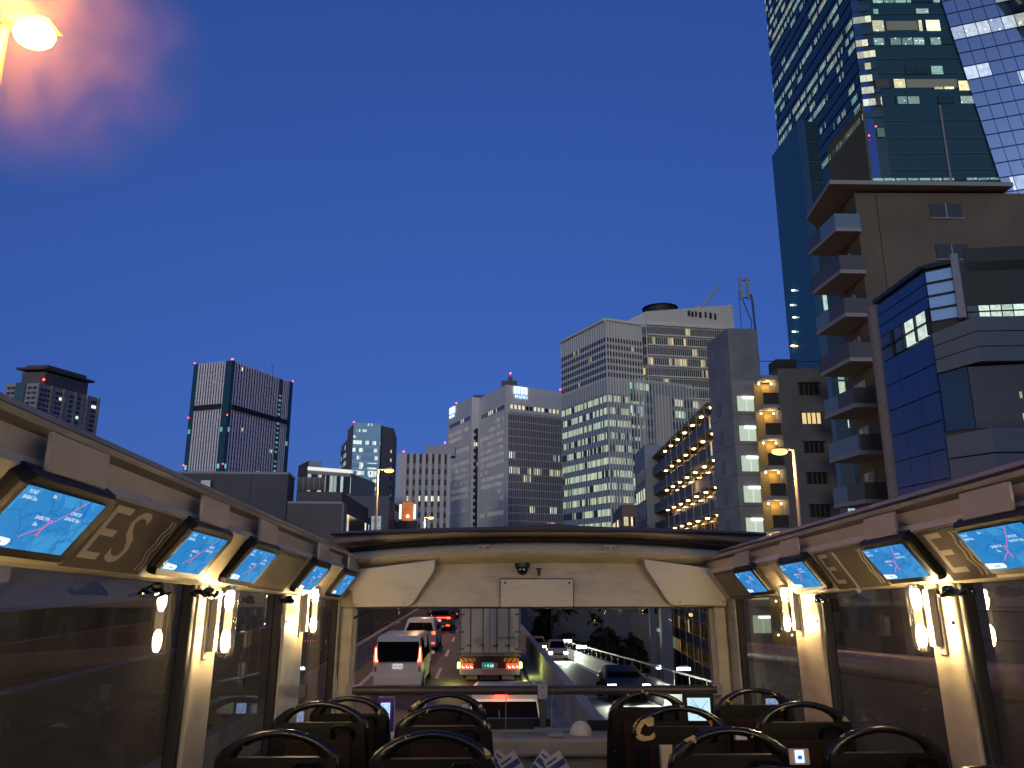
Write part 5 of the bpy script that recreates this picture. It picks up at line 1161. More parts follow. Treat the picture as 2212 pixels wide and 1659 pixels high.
fs = [(zat(g0, vt(0, v)),) for v in (865, 1055, 1245, 1435, 1635)]
sp_ = fs[0][0] - fs[1][0]; zs = [fs[0][0] + sp_ * .98] + [f[0] for f in fs] + [fs[-1][0] - sp_ * (k + 1) for k in range(5)]
x0_, x1_ = l2.x * g0.y / l2.y - o.x + .08, g0.x - o.x - .02
for i, z in enumerate(zs):
    if z < GZ: break
    ob = obj('balcony_slab', MB().box(x0_, x1_, .1, 1.9, z - .18 - o.z, z + .14 - o.z), mat('slab_pale', (.36, .36, .36), .8), b)
    if i == 0: continue
    obj('balcony_rail', MB().box(x0_ + .05, x1_ - .05, .15, .2, z + .14 - o.z, z + 1.25 - o.z), mat('rail_brown', (.06, .045, .04), .6), b)
    obj('door', MB().box(x0_ + .55, x0_ + 1.3, 1.84, 1.9, z + .15 - o.z, z + 2.3 - o.z), mat('door_amber', (.5, .33, .10), .5), b)
    lampb = obj('balcony_lamp', MB().ball((x0_ + .15, 1.3, z + 2.35 - o.z), .09, n=8, m=5).ball((x1_ - .2, 1.3, z + 2.35 - o.z), .09, n=8, m=5), emis('balcony_lamp_glow', (1, .72, .35), 14), b)
    if i < 7: pointlight('balcony_glow', (x0_ + .9, 1.2, z + 2.3 - o.z), (1, .66, .26), 26, .1, b)
wv = [(728, 800, 1552, 1672), (912, 978, 1565, 1688), (1092, 1160, 1578, 1712), (1285, 1352, 1590, 1740), (1482, 1560, 1606, 1750)]
fr_ = mat('window_frame_brown', (.10, .075, .06), .6); dg = mat('window_dark', (.03, .03, .035), .15, spec=.8)
wz = [(zat(g0, vt(0, b_)), zat(g0, vt(0, a_))) for a_, b_, _, _ in wv]; wst_ = wz[0][0] - wz[1][0]
for k in range(5): wz.append((wz[4][0] - wst_ * (k + 1), wz[4][1] - wst_ * (k + 1)))
for i, (z0, z1) in enumerate(wz):
    if z0 < GZ + 1: break
    f0, f1 = .40, .80
    a_, c_ = on(g0, g1, f0) - o.xy, on(g0, g1, f1) - o.xy
    wd_ = obj('window', MB().hexa([(q.x, q.y, z - o.z) for z in (z0, z1) for q in (a_, c_, c_ + gn * .04, a_ + gn * .04)]), emis('lit_room', (1, .72, .32), .9) if i == 1 else dg, b)
    mb = MB()
    for f in (f0, f0 + .11, f0 + .2, f0 + .3, f1): c = on(g0, g1, f) - o.xy; mb.hexa([(q.x, q.y, z - o.z) for z in (z0, z1) for q in (c - gd * .05, c + gd * .05, c + gd * .05 + gn * .1, c - gd * .05 + gn * .1)])
    obj('sash', mb, fr_, wd_); c = on(g0, g1, f0 - .03) - o.xy; e_ = on(g0, g1, f1 + .03) - o.xy
    obj('hood', MB().hexa([(q.x, q.y, z - o.z) for z in (z1 + .04, z1 + .16) for q in (c, e_, e_ + gn * .35, c + gn * .35)]), gw, wd_)
obj('roof_rail', MB().tube([(x0_, 0, HG - GZ + .7), (g1.x - o.x, 0, HG - GZ + .7)], .04, 5).box(.3, 2.2, 1, 3, HG - GZ, HG - GZ + 1.2), MATS['mast_dark'], b)
# P: brown flats with wrapped balconies
slabpix = [t8(1640, 1190), t8(440, 1175), t8(290, 1410)]
HP = at_y(*slabpix[1], 50).z; _, (pr, pc_, pl_) = plan(slabpix, 0, H=HP)
b = B_('brown_flats', 'tall brown block of flats with wrap around balconies at the right', pc_); o = b.location
bw = mat('brown_wall', (.17, .13, .085), .85, noise=.15, nscale=.35, bump=.1); sl = mat('balcony_slab_pale', (.36, .33, .30), .8); bun = mat('soffit_brown', (.13, .085, .05), .8)
# balcony outline from the best seen balcony
zs0 = None
e1 = at_y(*v1(855, 335), 50.5); zB = e1.z                        # front right end of a slab edge
_, (bA, bB, bC) = plan([v1(852, 338), v1(640, 335), v1(412, 515)], 0, H=zB)
d1 = (bB - bC).normalized()
wallL = bA + Vector((.0, .3))
bdir = (bC - bB).normalized(); inn = Vector((-bdir.y, bdir.x)); inn = inn if inn.x > 0 else -inn
fr_d = (pr - pc_).normalized()
frontR = bA + fr_d * 26
Lb = (bC - bB).length
rec0 = bA + inn * 0.0 + Vector((0.05, .9)); rec1 = rec0 + bdir * Lb + inn * .6
shell(b, (bA + Vector((0, .4)), frontR), GZ, HP - .5, bw, back=[(frontR.x, frontR.y + 12), tuple(rec1 + Vector((3, 3))), tuple(rec1), tuple(rec0 + bdir * 1.0)])
obj('roof_slab', MB().prism([(q.x - o.x, q.y - o.y) for q in (pr, pc_, pl_, pl_ + Vector((6, 6)), pr + Vector((0, 12)))], lambda a, c, t: (a, c, t), HP - .32 - o.z, HP - o.z), sl, b)
step = 2.92
refz = zat(bA, v1(0, 335)[1]) ; rows_v = []
slabs = [refz + step * k for k in range(1, 2)] + [refz - step * k for k in range(0, 9)]
sk = [zat(bB, (900 + .4822 * v) / 1.8228) for v in (345, 690, 1050)] + [zat(bB, (1600 + .5118 * v) / 1.8228) for v in (335, 705)]
zlist = [zat(bB, (.6028 * 1485) / 1.8228)] + sk[:1] + sk[1:2] + sk[2:3]
stp2 = (zlist[0] - zlist[-1]) / 3
zz = zlist[0]
glp = mat('rail_glass_pale', (.17, .25, .29), .3); gld = mat('rail_panel_dark', (.11, .10, .09), .5); wpale = mat('window_frame_white', (.36, .36, .38), .5); wblue = mat('curtain_blue', (.12, .15, .21), .3)
ext = Vector(bB + bdir * Lb)
k = 0
while zz > GZ + 2:
    poly = [bA, bB, ext, ext + inn * 2.2, rec0 + Vector((0, .3))]
    obj('balcony_slab', MB().prism([(q.x - o.x, q.y - o.y) for q in poly], lambda a, c, t: (a, c, t), zz - .28 - o.z, zz - o.z), [sl], b)
    # railing: front panel and the long receding panel, alternating glass
    def rail(Aq, Bq2, m, nm='rail_panel'):
        d_ = (Bq2 - Aq).normalized(); n2 = Vector((-d_.y, d_.x)) * .03
        obj(nm, MB().hexa([(q.x - o.x, q.y - o.y, z - o.z) for z in (zz, zz + 1.12) for q in (Aq - n2, Bq2 - n2, Bq2 + n2, Aq + n2)]), m, b)
    sp1 = bB + bdir * (2.4 + (k % 2) * 2.2)
    rail(bA + bdir * .06, bB + bdir * .06, glp if k in (0, 7) else gld); rail(bB + inn * .08, sp1 + inn * .08, [glp, gld, gld, gld, gld, glp, gld, gld][k % 8]); rail(sp1 + inn * .08, ext + inn * .08, [gld, glp, glp, gld, glp, gld, glp, gld][k % 8])
    a_, c_ = on(rec0 + bdir * 1.0, rec1, .05), on(rec0 + bdir * 1.0, rec1, .62); nn_ = -inn
    wq = obj('balcony_window', MB().hexa([(q.x - o.x, q.y - o.y, z - o.z) for z in (zz + .1, zz + 2.15) for q in (a_ - nn_ * .05, c_ - nn_ * .05, c_ + nn_ * .12, a_ + nn_ * .12)]), wpale, b)
    for f0, f1 in ((.06, .48), (.53, .94)):
        a2, c2 = on(a_, c_, f0), on(a_, c_, f1); obj('pane', MB().hexa([(q.x - o.x, q.y - o.y, z - o.z) for z in (zz + .18, zz + 2.05) for q in (a2 + nn_ * .1, c2 + nn_ * .1, c2 + nn_ * .14, a2 + nn_ * .14)]), wblue if (k + (f0 > .5)) % 3 else dg, wq)
    au = on(bA, bB, .35) + Vector((0, .5)) - o.xy; obj('air_conditioner', MB().box(au.x - .2, au.x + .5, au.y - .1, au.y + .2, zz + .02 - o.z, zz + .62 - o.z), mat('ac_grey', (.28, .28, .27), .5), b, bevel=.02)
    # a window in the flat front wall
    fv = frontR - bA; a_ = bA + fv * .21 + Vector((0, .36)); c_ = bA + fv * .30 + Vector((0, .36))
    wq = obj('front_window', MB().box(a_.x - o.x, c_.x - o.x, a_.y - o.y - .12, a_.y - o.y + .2, zz + 1.0 - o.z, zz + 2.15 - o.z), mat('window_olive', (.06, .062, .055), .25), b)
    obj('sash', MB().box(a_.x - o.x - .1, c_.x - o.x + .1, a_.y - o.y - .16, a_.y - o.y, zz + .92 - o.z, zz + 1.0 - o.z).box((a_.x + c_.x) / 2 - o.x - .04, (a_.x + c_.x) / 2 - o.x + .04, a_.y - o.y - .15, a_.y - o.y, zz + 1.0 - o.z, zz + 2.15 - o.z), wpale, wq)
    zz -= stp2; k += 1
fw_ = frontR - bA; mbj = MB()
for f_ in (.06, .36, .62): c_ = bA + fw_ * f_ + Vector((0, .37)) - o.xy; mbj.box(c_.x - .03, c_.x + .03, c_.y - .02, c_.y + .05, 0, HP - .6 - GZ)
obj('joints', mbj, mat('joint_brown', (.07, .055, .04), .8), b)
c_ = bA + fw_ * .345 + Vector((0, .32)) - o.xy; obj('drain_pipe', MB().tube([(c_.x, c_.y, 0), (c_.x, c_.y, HP - .6 - GZ)], .07, 8), mat('pipe_brown', (.13, .11, .085), .6), b)
# Q: blue glass corner building, nearest on the right
HQ = at_y(*v1(1325, 325), 34).z
_, (a0, a1) = plan([v1(940, 602), v1(1325, 325)], 0, H=HQ)
zq2 = HQ; _, (a2,) = plan([v1(1550, 278)], 0, H=HQ)
_, (a3,) = plan([v1(2140, 120)], 0, H=HQ + .8)
b = B_('blue_corner_building', 'nearest right hand building with dark blue glass, grey bands and a lit window strip', a1); o = b.location
bg_ = mat('blue_panel', (.017, .065, .24), .3, spec=.6, noise=.12, nscale=.5); sky_gl = mat('painted_sky_glass', (.46, .74, 1.0), .15, metal=.2); gp = mat('grey_panel', (.11, .135, .175), .6, noise=.06, nscale=.6); drk = mat('olive_dark', (.045, .045, .035), .6)  # sky reflection of the glazing is put into its pale blue base colour
bkq = [tuple(a3 * 1.9), tuple(a0 * 1.2 + Vector((.4, 0)))]
d01, n01 = nrm(a0, a1); d12, n12 = nrm(a1, a2); d23, n23 = nrm(a2, a3)
shell(b, (a0, a1, a2, a3), GZ, HQ, drk, back=bkq)
vz = lambda A, v: zat(A, (900 + .4822 * v) / 1.8228)
zt1 = vz(a1, 655); zt2 = vz(a1, 865); zt3 = vz(a2, 735); zt4 = vz(a2 + d23 * 0, 1115)
def cells(A, B, z0, z1, nr, nc, m, nm, gap=.03, off=.12):
    d, nn = nrm(A, B); L_ = (B - A).length; hh = (z1 - z0) / nr; ww = L_ / nc
    for j in range(nc):
        mb = MB()
        for i in range(nr):
            p = A + d * (j * ww + gap / 2) - o.xy; q = A + d * ((j + 1) * ww - gap / 2) - o.xy
            mb.hexa([(r_.x, r_.y, z - o.z) for z in (z0 + i * hh + gap, z0 + (i + 1) * hh - gap) for r_ in (p, q, q + nn * off, p + nn * off)])
        obj(nm, mb, m, b)
cells(a0, a1, zt1, HQ - .25, 3, 2, bg_, 'blue_panel')
cells(a1, a2, zt3 + .0, HQ - .2, 4, 1, sky_gl, 'painted_sky_glazing', .07)
litg = winmat('win_strip_lit', (.10, .13, .15), 1.0, (.75, 1, .82), (.85, 1, .85), 1.3, 1, (.02, .02, .02), .05, 0, seed=51)
dimg = mat('win_strip_dim', (.05, .08, .10), .15)
A5 = on(a0, a1, .30)
panel(b, on(a0, a1, .03), on(a0, a1, .27), zt2 - .05, zt1, dimg, 1, 1, .1, 'dim_window')
panel(b, A5, on(a0, a1, .99), zt2, zt1, litg, 3, 1, .1, 'lit_window_strip')
for f in (.28, .52, .76, .985): fins(b, on(a0, a1, f), on(a0, a1, f) + d01 * .02, zt2, zt1, 0, .2, .12, mat('frame_black', (.012, .012, .014), .4), name='window_post')
ledge(b, a0, a1, (zt1 + zt2) / 2 - .04, (zt1 + zt2) / 2 + .04, .2, MATS['frame_black'], 'transom')
ledge(b, a0, a2, HQ - .12, HQ + .1, .25, MATS['frame_black'], 'roof_edge') if False else ledge(b, a0, a1, HQ - .12, HQ + .1, .25, MATS['frame_black'], 'roof_edge')
ledge(b, a1, a2, HQ - .12, HQ + .1, .25, MATS['frame_black'], 'roof_edge')
cells(a0, a1, zt2 - 13.5, zt2 - .1, 10, 3, bg_, 'blue_panel')
# tall white post and olive upper wall behind it
ledge(b, a2, a2 + d12 * .3, vz(a2, 745), HQ + .3, .35, mat('post_grey', (.30, .31, .34), .6), 'corner_post')
HU = zat(a2 + d23 * 1, (900 + .4822 * 160) / 1.8228)
shell(b, (a2 + d23 * .6, a3), HQ - .5, HU, drk, 'upper_wall', back=[tuple(a3 * 1.8), tuple(a2 * 1.2 + Vector((.5, 0)))])
s0_ = a2 + d23 * .3
panel(b, s0_, a3, vz(s0_, 735), vz(s0_, 640), litg, 6, 1, .12, 'lit_window_strip'); ledge(b, s0_, a3, vz(s0_, 690) - .03, vz(s0_, 690) + .03, .18, MATS['frame_black'], 'transom')
# grey panel bands that wrap from the corner to the right, with rounded start
g0_ = on(a0, a1, 1.0) + n01 * .02
zg1, zg0 = vz(a1, 865), vz(a1, 1190)
zh1, zh0 = vz(a2, 745), vz(a2, 1110)
nrows = 4
def gband(z_a1, z_a2, z_b1, z_b2, rows_):
    for i in range(rows_):
        f0, f1 = i / rows_, (i + 1) / rows_ - .02
        pA0, pA1 = z_a1 + (z_a2 - z_a1) * f0, z_a1 + (z_a2 - z_a1) * f1
        pB0, pB1 = z_b1 + (z_b2 - z_b1) * f0, z_b1 + (z_b2 - z_b1) * f1
        mb = MB(); w0 = a1 + n12 * .3; w1 = a2 + n12 * .3 + d12 * .6; w2_ = a3 + n23 * .3
        V = [(w0, pA0, pA1), (w1, pB0, pB1), (w2_, pB0, pB1)]
        for (A_, al, ah), (B2_, bl, bh) in zip(V, V[1:]):
            A_ = A_ - o.xy; B2_ = B2_ - o.xy
            mb.hexa([(A_.x, A_.y, al - o.z), (B2_.x, B2_.y, bl - o.z), (B2_.x + .1, B2_.y + .5, bl - o.z), (A_.x + .2, A_.y + .5, al - o.z), (A_.x, A_.y, ah - o.z), (B2_.x, B2_.y, bh - o.z), (B2_.x + .1, B2_.y + .5, bh - o.z), (A_.x + .2, A_.y + .5, ah - o.z)])
        obj('grey_panel_band', mb, gp, b)
gband(zg0, zg1, zh0, zh1, 3)
zk = zh0 - 3.0
panel(b, a2, a3, zk, zh0, winmat('win_dark_strip', (.02, .022, .02), .10, (1, .9, .5), (.7, .9, 1), .5, 1, (.015, .015, .015), .3, .1, rough=.08, fh=.35, seed=53), 12, 3, .05, 'dark_window_strip')
panel(b, a1, a2, zk, zh0, mat('blue_glass_low', (.03, .06, .11), .12), 1, 1, .1, 'blue_window')
gband(zk - 3.4, zk - .2, zk - 3.4, zk, 3)
panel(b, a2, a3, zk - 6.6, zk - 3.4, MATS['win_dark_strip'], 14, 3, .05, 'dark_window_strip', v0=5); panel(b, a1, a2, zk - 6.6, zk - 3.4, winmat('win_dark2', (.02, .025, .03), .15, (1, .9, .5), (.7, .9, 1), .4, 1, (.015, .015, .015), .3, .1, rough=.1, fh=.3, seed=54), 3, 4, .08, 'dark_window')
gband(zk - 10.2, zk - 6.7, zk - 10.2, zk - 6.7, 3); panel(b, a1, a3, zk - 14, zk - 10.3, MATS['win_dark2'], 12, 3, .05, 'dark_window', v0=9)
# pale round post left of it
q = at_y(*v1(895, 640), 33.0); pz = q.z
o_ = tag(obj('concrete_post', MB().tube([(q.x, q.y, GZ), (q.x, q.y, pz)], .22, 16), mat('post_concrete', (.19, .17, .16), .8, noise=.1), smooth=True), 'tall round concrete post between the brown flats and the blue corner building', 'post')

# O: supertall glass tower (top beyond the frame) and its green glass podium
oA = at_y(*t8(600, 195), 190); Hf = oA.z
_, (o0, o1, o1b, o2) = plan([t8(108, 935), t8(600, 195), t8(718, 180), t8(1250, 176)], 0, H=Hf)
b = B_('glass_skyscraper', 'towering dark glass skyscraper with lit office floors, top right', o1); o = b.location
TOP = Hf + 90; dgl = mat('dark_curtain_wall', (.02, .07, .09), .15, spec=.5); d12_, n12_ = nrm(o1b, o2); o3 = o1b + d12_ * 75
shell(b, (o0, o1, o1b, o3), GZ, TOP, dgl, back=[(o3.x + 10, o3.y + 60), (o0.x + 30, o0.y + 30)])
wO = winmat('win_sky_left', (.015, .05, .07), .82, (.95, 1, .68), (.45, .95, .85), .34, 4, (.01, .02, .025), .07, .9, rough=.1, seed=61, spots=3.0)
fhO = 3.9
# place lit floors where the photo has them: continuous floors above, dark below
zb = zat(o1, (.6028 * 800) / 1.8228)
nO = int((TOP - zb) / fhO)
bands(b, o0, o1, zb, zb + nO * fhO, nO, .3, .8, wO, 60, .25, 'office_floor')
wOc = winmat('win_sky_corner', (.03, .09, .13), .7, (1, .95, .6), (.9, 1, .8), .8, 9, (.02, .05, .08), .02, .9, rough=.08, seed=62, spots=.6)
bands(b, o1, o1b, zb, zb + nO * fhO, nO, .3, .85, wOc, 3, .25, 'office_floor')
panel(b, o1, on(o1, o1b, .45), GZ, zb, mat('sky_strip', (.05, .12, .35), .1, metal=.5), 1, 1, .3, 'blue_corner_strip'); panel(b, o1, on(o1, o1b, .4), zb, TOP, MATS['sky_strip'], 1, 1, .12, 'blue_corner_strip')
fins(b, on(o0, o1, .62), o1, GZ, zb + 6, 26, .5, .18, mat('fin_bronze', (.13, .12, .08), .5), name='fins')
# front: chosen lit floors
def litfloor(y0_, y1_, segs, m, seed=0):
    z1_ = zat(on(o1b, o2, .4), (.6028 * y0_) / 1.8228); z0_ = zat(on(o1b, o2, .4), (.6028 * y1_) / 1.8228)
    for i, (x0, x1) in enumerate(segs):
        _, (A_, C_) = plan([t8(x0, (y0_ + y1_) / 2), t8(x1, (y0_ + y1_) / 2)], 0, H=(z0_ + z1_) / 2)
        fA = (A_ - o1b).dot(d12_); fC = (C_ - o1b).dot(d12_)
        panel(b, o1b + d12_ * fA, o1b + d12_ * fC, z0_, z1_, m, max(1, int((fC - fA) / 3)), 1, .2, 'lit_office', v0=seed * 7 + i)
wy = winmat('lit_sky_yellow', (.1, .1, .08), .9, (1, .9, .45), (.95, 1, .7), 1.1, 2, (.02, .03, .03), .05, .2, seed=63, spots=.8)
wg = winmat('lit_sky_green', (.02, .06, .06), .75, (.5, .95, .85), (.8, 1, .95), .45, 2, (.01, .03, .03), .05, .2, seed=64, spots=3.0)
litfloor(60, 92, [(725, 760), (1000, 1090)], wg, 20); litfloor(135, 205, [(718, 800), (1020, 1045), (1065, 1165)], wy, 1); litfloor(140, 200, [(815, 1015)], mat('dim_office', (.05, .05, .04), .3, emit=(.3, .33, .25), es=.3), 2)
litfloor(250, 295, [(725, 800), (835, 1060), (1095, 1240)], wg, 3); litfloor(0, 20, [(720, 1160)], wg, 9); litfloor(435, 488, [(930, 1080), (1100, 1182)], wg, 4)
litfloor(518, 575, [(735, 835), (858, 938)], wy, 5); litfloor(532, 595, [(1278, 1355)], wy, 6); litfloor(570, 585, [(1115, 1255)], wy, 7); litfloor(628, 690, [(745, 785)], wy, 8); litfloor(632, 680, [(870, 1030), (1145, 1250), (1290, 1385)], wg, 10); litfloor(520, 575, [(945, 1270)], MATS['dim_office'], 11)
litfloor(838, 895, [(755, 800)], mat('green_office', (.04, .08, .06), .3, emit=(.2, .4, .3), es=.25), 12); litfloor(1165, 1180, [(720, 1560)], wg, 13)
for v in (95, 385, 480, 790, 905, 1005, 1110):
    z = zat(o1b, (.6028 * v) / 1.8228); ledge(b, o1b, o3, z - .08, z + .12, .2, mat('floor_line', (.07, .11, .13), .4), 'floor_line')
q = o1b + d12_ * ((plan([t8(1150, 700)], 0, H=zat(o1b, .6028 * 700 / 1.8228))[1][0] - o1b).dot(d12_)); ledge(b, q, q + d12_ * .5, GZ, zat(q, .6028 * 690 / 1.8228), .4, mat('strip_pale', (.22, .22, .22), .5), 'pale_strip')
for x, y in ((745, 825), (700, 885)): qq = at_y(*t8(x, y), o1b.y - 3); redlight(b, qq.x, qq.y, qq.z, .35)
# slanting mirror facet over the right side of the front
zt_, zb2 = zat(o1b, -20), zat(o1b, .6028 * 1190 / 1.8228)
def onfront(x, y, z): q_ = plan([t8(x, y)], 0, H=z)[1][0]; return q_
zt_ = at_y(*t8(1170, 0), o1b.y).z; ft = on(o1b, o3, 0) ; 
def hit(x, y):
    r_ = ray(*t8(x, y)); nn3 = Vector((n12_.x, n12_.y, 0)); P0 = Vector((o1b.x, o1b.y, 0)) + nn3 * .5
    t_ = (P0 - CAM).dot(nn3) / r_.dot(nn3); return CAM + r_ * t_
fA, fB = hit(1170, 0), hit(1560, 1190); up = (fA - fB); fA2 = fA + up * .35; fB2 = fB - up * .35
side_ = Vector((d12_.x, d12_.y, 0)) * 45 + Vector((n12_.x, n12_.y, 0)) * 16
fct = winmat('facet_glass', (.22, .33, .48), .25, (.75, .9, 1), (1, 1, .85), .7, 2, (.03, .05, .12), .03, .25, rough=.06, seed=66, metal=.75, fh=.05, spots=1.2)
R0, R1 = fB2 + side_, fA2 + side_ * .8 ; F3 = lambda q_: (q_.x - o.x, q_.y - o.y, q_.z - o.z)
nr_ = (fA2.z - fB2.z) / 4.4
obj('mirror_facet', MB().face([F3(fB2), F3(R0), F3(R1), F3(fA2)], [(0, 0), (16, 0), (12, nr_), (0, nr_)]).face([F3(fB2), F3(fA2), F3(fA2 + Vector((2, 6, 0))), F3(fB2 + Vector((2, 6, 0)))], [(0, 0)] * 4), fct, b)
s1_, s2_ = hit(1430, 0), hit(1712, 430)
s1_ = s1_ + Vector((n12_.x, n12_.y, 0)) * 9; s2_ = s2_ + Vector((n12_.x, n12_.y, 0)) * 12
obj('dark_facet', MB().face([F3(s2_), F3(s2_ + Vector((30, -4, 0))), F3(s1_ + (s1_ - s2_) * .4 + Vector((40, -4, 0))), F3(s1_ + (s1_ - s2_) * .4)], [(0, 0), (10, 0), (10, 9), (0, 9)]), winmat('facet_dark', (.02, .03, .05), .35, (.7, .95, 1), (1, .8, .5), .5, 2, (.01, .02, .04), .03, .6, rough=.1, seed=67, fh=.1, spots=1.5), b)
# podium of green glass
HG2 = at_y(*t8(240, 790), 150).z; _, (u0, u1, u2) = plan([t8(70, 1020), t8(240, 790), t8(358, 795)], 0, H=HG2)
b = B_('teal_glass_tower', 'slim teal glass tower rising in front of the skyscraper, left of the brown flats', u1)
tg = winmat('teal_glass', (.02, .11, .13), -1.0, (.5, 1, .9), (1, .9, .6), 1.2, 1, (.035, .15, .17), .10, 0, rough=.15, seed=71, fh=.03)
shell(b, (u0, u1, u2), GZ, HG2, mat('teal_wall', (.02, .07, .08), .3)); n2_ = int(HG2 / 5)
panel(b, u0, u1, HG2 - n2_ * 5, HG2, tg, 22, n2_, .2, 'curtain_wall'); panel(b, u1, on(u1, u2, .3), HG2 - n2_ * 5, HG2, mat('teal_blue_strip', (.02, .07, .15), .2), 2, n2_, .2, 'blue_strip')
bands(b, on(u1, u2, .3), u2, HG2 - n2_ * 5, HG2, n2_, .05, .97, winmat('teal_dark', (.01, .03, .03), .08, (.9, 1, .6), (.6, 1, .9), .8, 1, (.02, .05, .05), .04, .1, seed=72), 2, .15, 'side_glazing')
lid = emis('teal_dots', (.8, 1, .9), 5)
mb = MB()
for x, y in ((275, 505), (230, 550), (265, 625), (290, 722), (272, 735), (280, 842), (258, 897), (272, 958)): 
    pass
dd, nn = nrm(u0, u1)
for k, (x, y, m_) in enumerate(((275, 505, lid), (265, 625, lid), (285, 725, lid), (280, 842, lid), (272, 958, warm))):
    r_ = ray(*v1(x, y)); P0 = Vector((u0.x, u0.y, 0)); n3 = Vector((nn.x, nn.y, 0)); t_ = (P0 - CAM).dot(n3) / r_.dot(n3); q = CAM + r_ * t_ + n3 * .4
    obj('ceiling_light', MB().box(-.5, .5, -.1, .1, -.12, .12), m_, b, M=Matrix.Translation((q.x - b.location.x, q.y - b.location.y, q.z - b.location.z)))

# ------------------------------------------------------------ low level behind the ramp (seen through the windscreen)
q0_ = at_y(*t6(1030, 150), 92); q1_ = at_y(*t6(1420, 150), 84)
b = thing('ground_floor_flats', 'dark purple grey flats with a few pale windows beyond the ramp', 'building', (q0_.x, q0_.y, GZ)); o = b.location
obj('wall', MB().box(0, q1_.x - q0_.x, 0, 10, 0, 13.2), mat('dusk_wall', (.12, .10, .11), .85, noise=.1), b)
for x0, x1, m_ in ((.27, .30, gw), (.52, .56, gw), (.92, .96, ks)): W_ = q1_.x - q0_.x; obj('pilaster', MB().box(W_ * x0, W_ * x1, -.3, 0, 0, 13.2), m_, b)
for (x, y, w_, h_, m_) in ((1205, 280, .9, 1.9, litw), (1185, 450, 1.6, 2.2, dg), (1200, 665, 1.4, 2.3, litw), (1310, 350, .5, 1.6, emis('warm_lamp_win', (1, .7, .35), 2.0))):
    q = at_y(*t6(x, y), 91); wq = obj('window', MB().box(q.x - o.x - w_ / 2, q.x - o.x + w_ / 2, -.1, 0, q.z - o.z - h_ / 2, q.z - o.z + h_ / 2), m_, b); obj('sash', MB().box(q.x - o.x - .05, q.x - o.x + .05, -.14, -.1, q.z - o.z - h_ / 2, q.z - o.z + h_ / 2), fr_, wq)
for i, (x, y) in enumerate(((1498, 332), (1472, 690), (1700, 705), (1195, 485))):  # the last one is a reflection put in as a glowing fixture
    q = at_y(*t6(x, y), 60 if i != 3 else 90); t = thing('security_light', ['white light on the flats beside a downpipe', 'white light low on the flats right of the ramp barrier', 'widest white light under the gallery flats', 'glowing fixture in place of a reflection low on the purple grey flats'][i], 'light', q, 'white lights on the flats beyond the ramp')
    obj('fixture', MB().box(-.4, .4, 0, .3, -.05, .25), fixm, t); obj('lens', MB().box(-.5 if i == 2 else -.25, .5 if i == 2 else .25, -.05, 0, -.04, .14), lit_w, t)
for i, (x, w_) in enumerate(((1548, .8), (1410, .45))):
    q = at_y(*t6(x, 500), 58 + i * 10); tag(obj('concrete_column', MB().box(q.x - w_ / 2, q.x + w_ / 2, q.y, q.y + w_, GZ, 4.5), mat('column_blue', (.20, .22, .25), .7)), ['thick pale concrete column in front of the gallery flats', 'thin pale concrete column left of the gallery flats'][i], 'column')
# overpass crossing behind the truck on the right
ov = thing('overpass', 'grey overpass with a railing crossing the far end of the ramp', 'bridge', (10, 125, 4))
obj('deck', MB().box(-14, 16, 0, 8, -3.0, -1.2), conc, ov); obj('railing', MB().box(-14, 16, -.1, .1, -1.2, .3), mat('railing_blue', (.15, .17, .19), .6), ov)
for x in (-4, 9): obj('column', MB().box(x - .8, x + .8, 1, 3, -16, -3), conc, ov)
# dark trees and bush
leafm = mat('leaf_dark', (.010, .011, .006), .8, noise=.4, nscale=2); barkm = mat('bark', (.05, .035, .025), .9)
def tree(x, y, z, h, r, label, n=1500, name='broadleaf_tree', seed=1):
    t = thing(name, label, 'tree' if h > 4 else 'bush', (x, y, z)); rr = random.Random(seed)
    tb = MB().tube([(0, 0, 0), (.1, 0, h * .3), (-.1, .1, h * .6), (0, 0, h * .85)], [h * .03, h * .025, h * .018, h * .006], 8)
    for k in range(8):
        a = rr.uniform(0, 6.28); zz = h * rr.uniform(.3, .7); tb.tube([(0, 0, zz), (math.cos(a) * r * .4, math.sin(a) * r * .4, zz + h * .1), (math.cos(a) * r * .8, math.sin(a) * r * .8, zz + h * .2)], [h * .012, h * .008, h * .003], 5)
    obj('trunk', tb, barkm, t); mb = MB(); cl = [(Vector((rr.gauss(0, r * .5), rr.gauss(0, r * .5), h * rr.uniform(.2, .95))), r * rr.uniform(.2, .42)) for _ in range(40)]
    for i in range(n):
        c, cr = rr.choice(cl); p = c + Vector((rr.gauss(0, 1), rr.gauss(0, 1), rr.gauss(0, .8))).normalized() * cr * rr.uniform(.5, 1.05); s = rr.uniform(.35, .8) * (1 if h > 4 else .5)
        u_ = Vector((rr.uniform(-1, 1), rr.uniform(-1, 1), rr.uniform(-.6, .6))).normalized(); w_ = u_.cross(Vector((rr.uniform(-1, 1), rr.uniform(-1, 1), rr.uniform(-1, 1)))).normalized()
        mb.face([p - u_ * s, p + w_ * s * .6, p + u_ * s, p - w_ * s * .6])
    obj('crown', mb, leafm, t)
q = at_y(*t6(960, 600), 80); tree(q.x, q.y, GZ + 2, q.z - GZ + .5, 2.6, 'small dark bush behind the far ramp barrier', 1500, 'leafy_bush', 3)
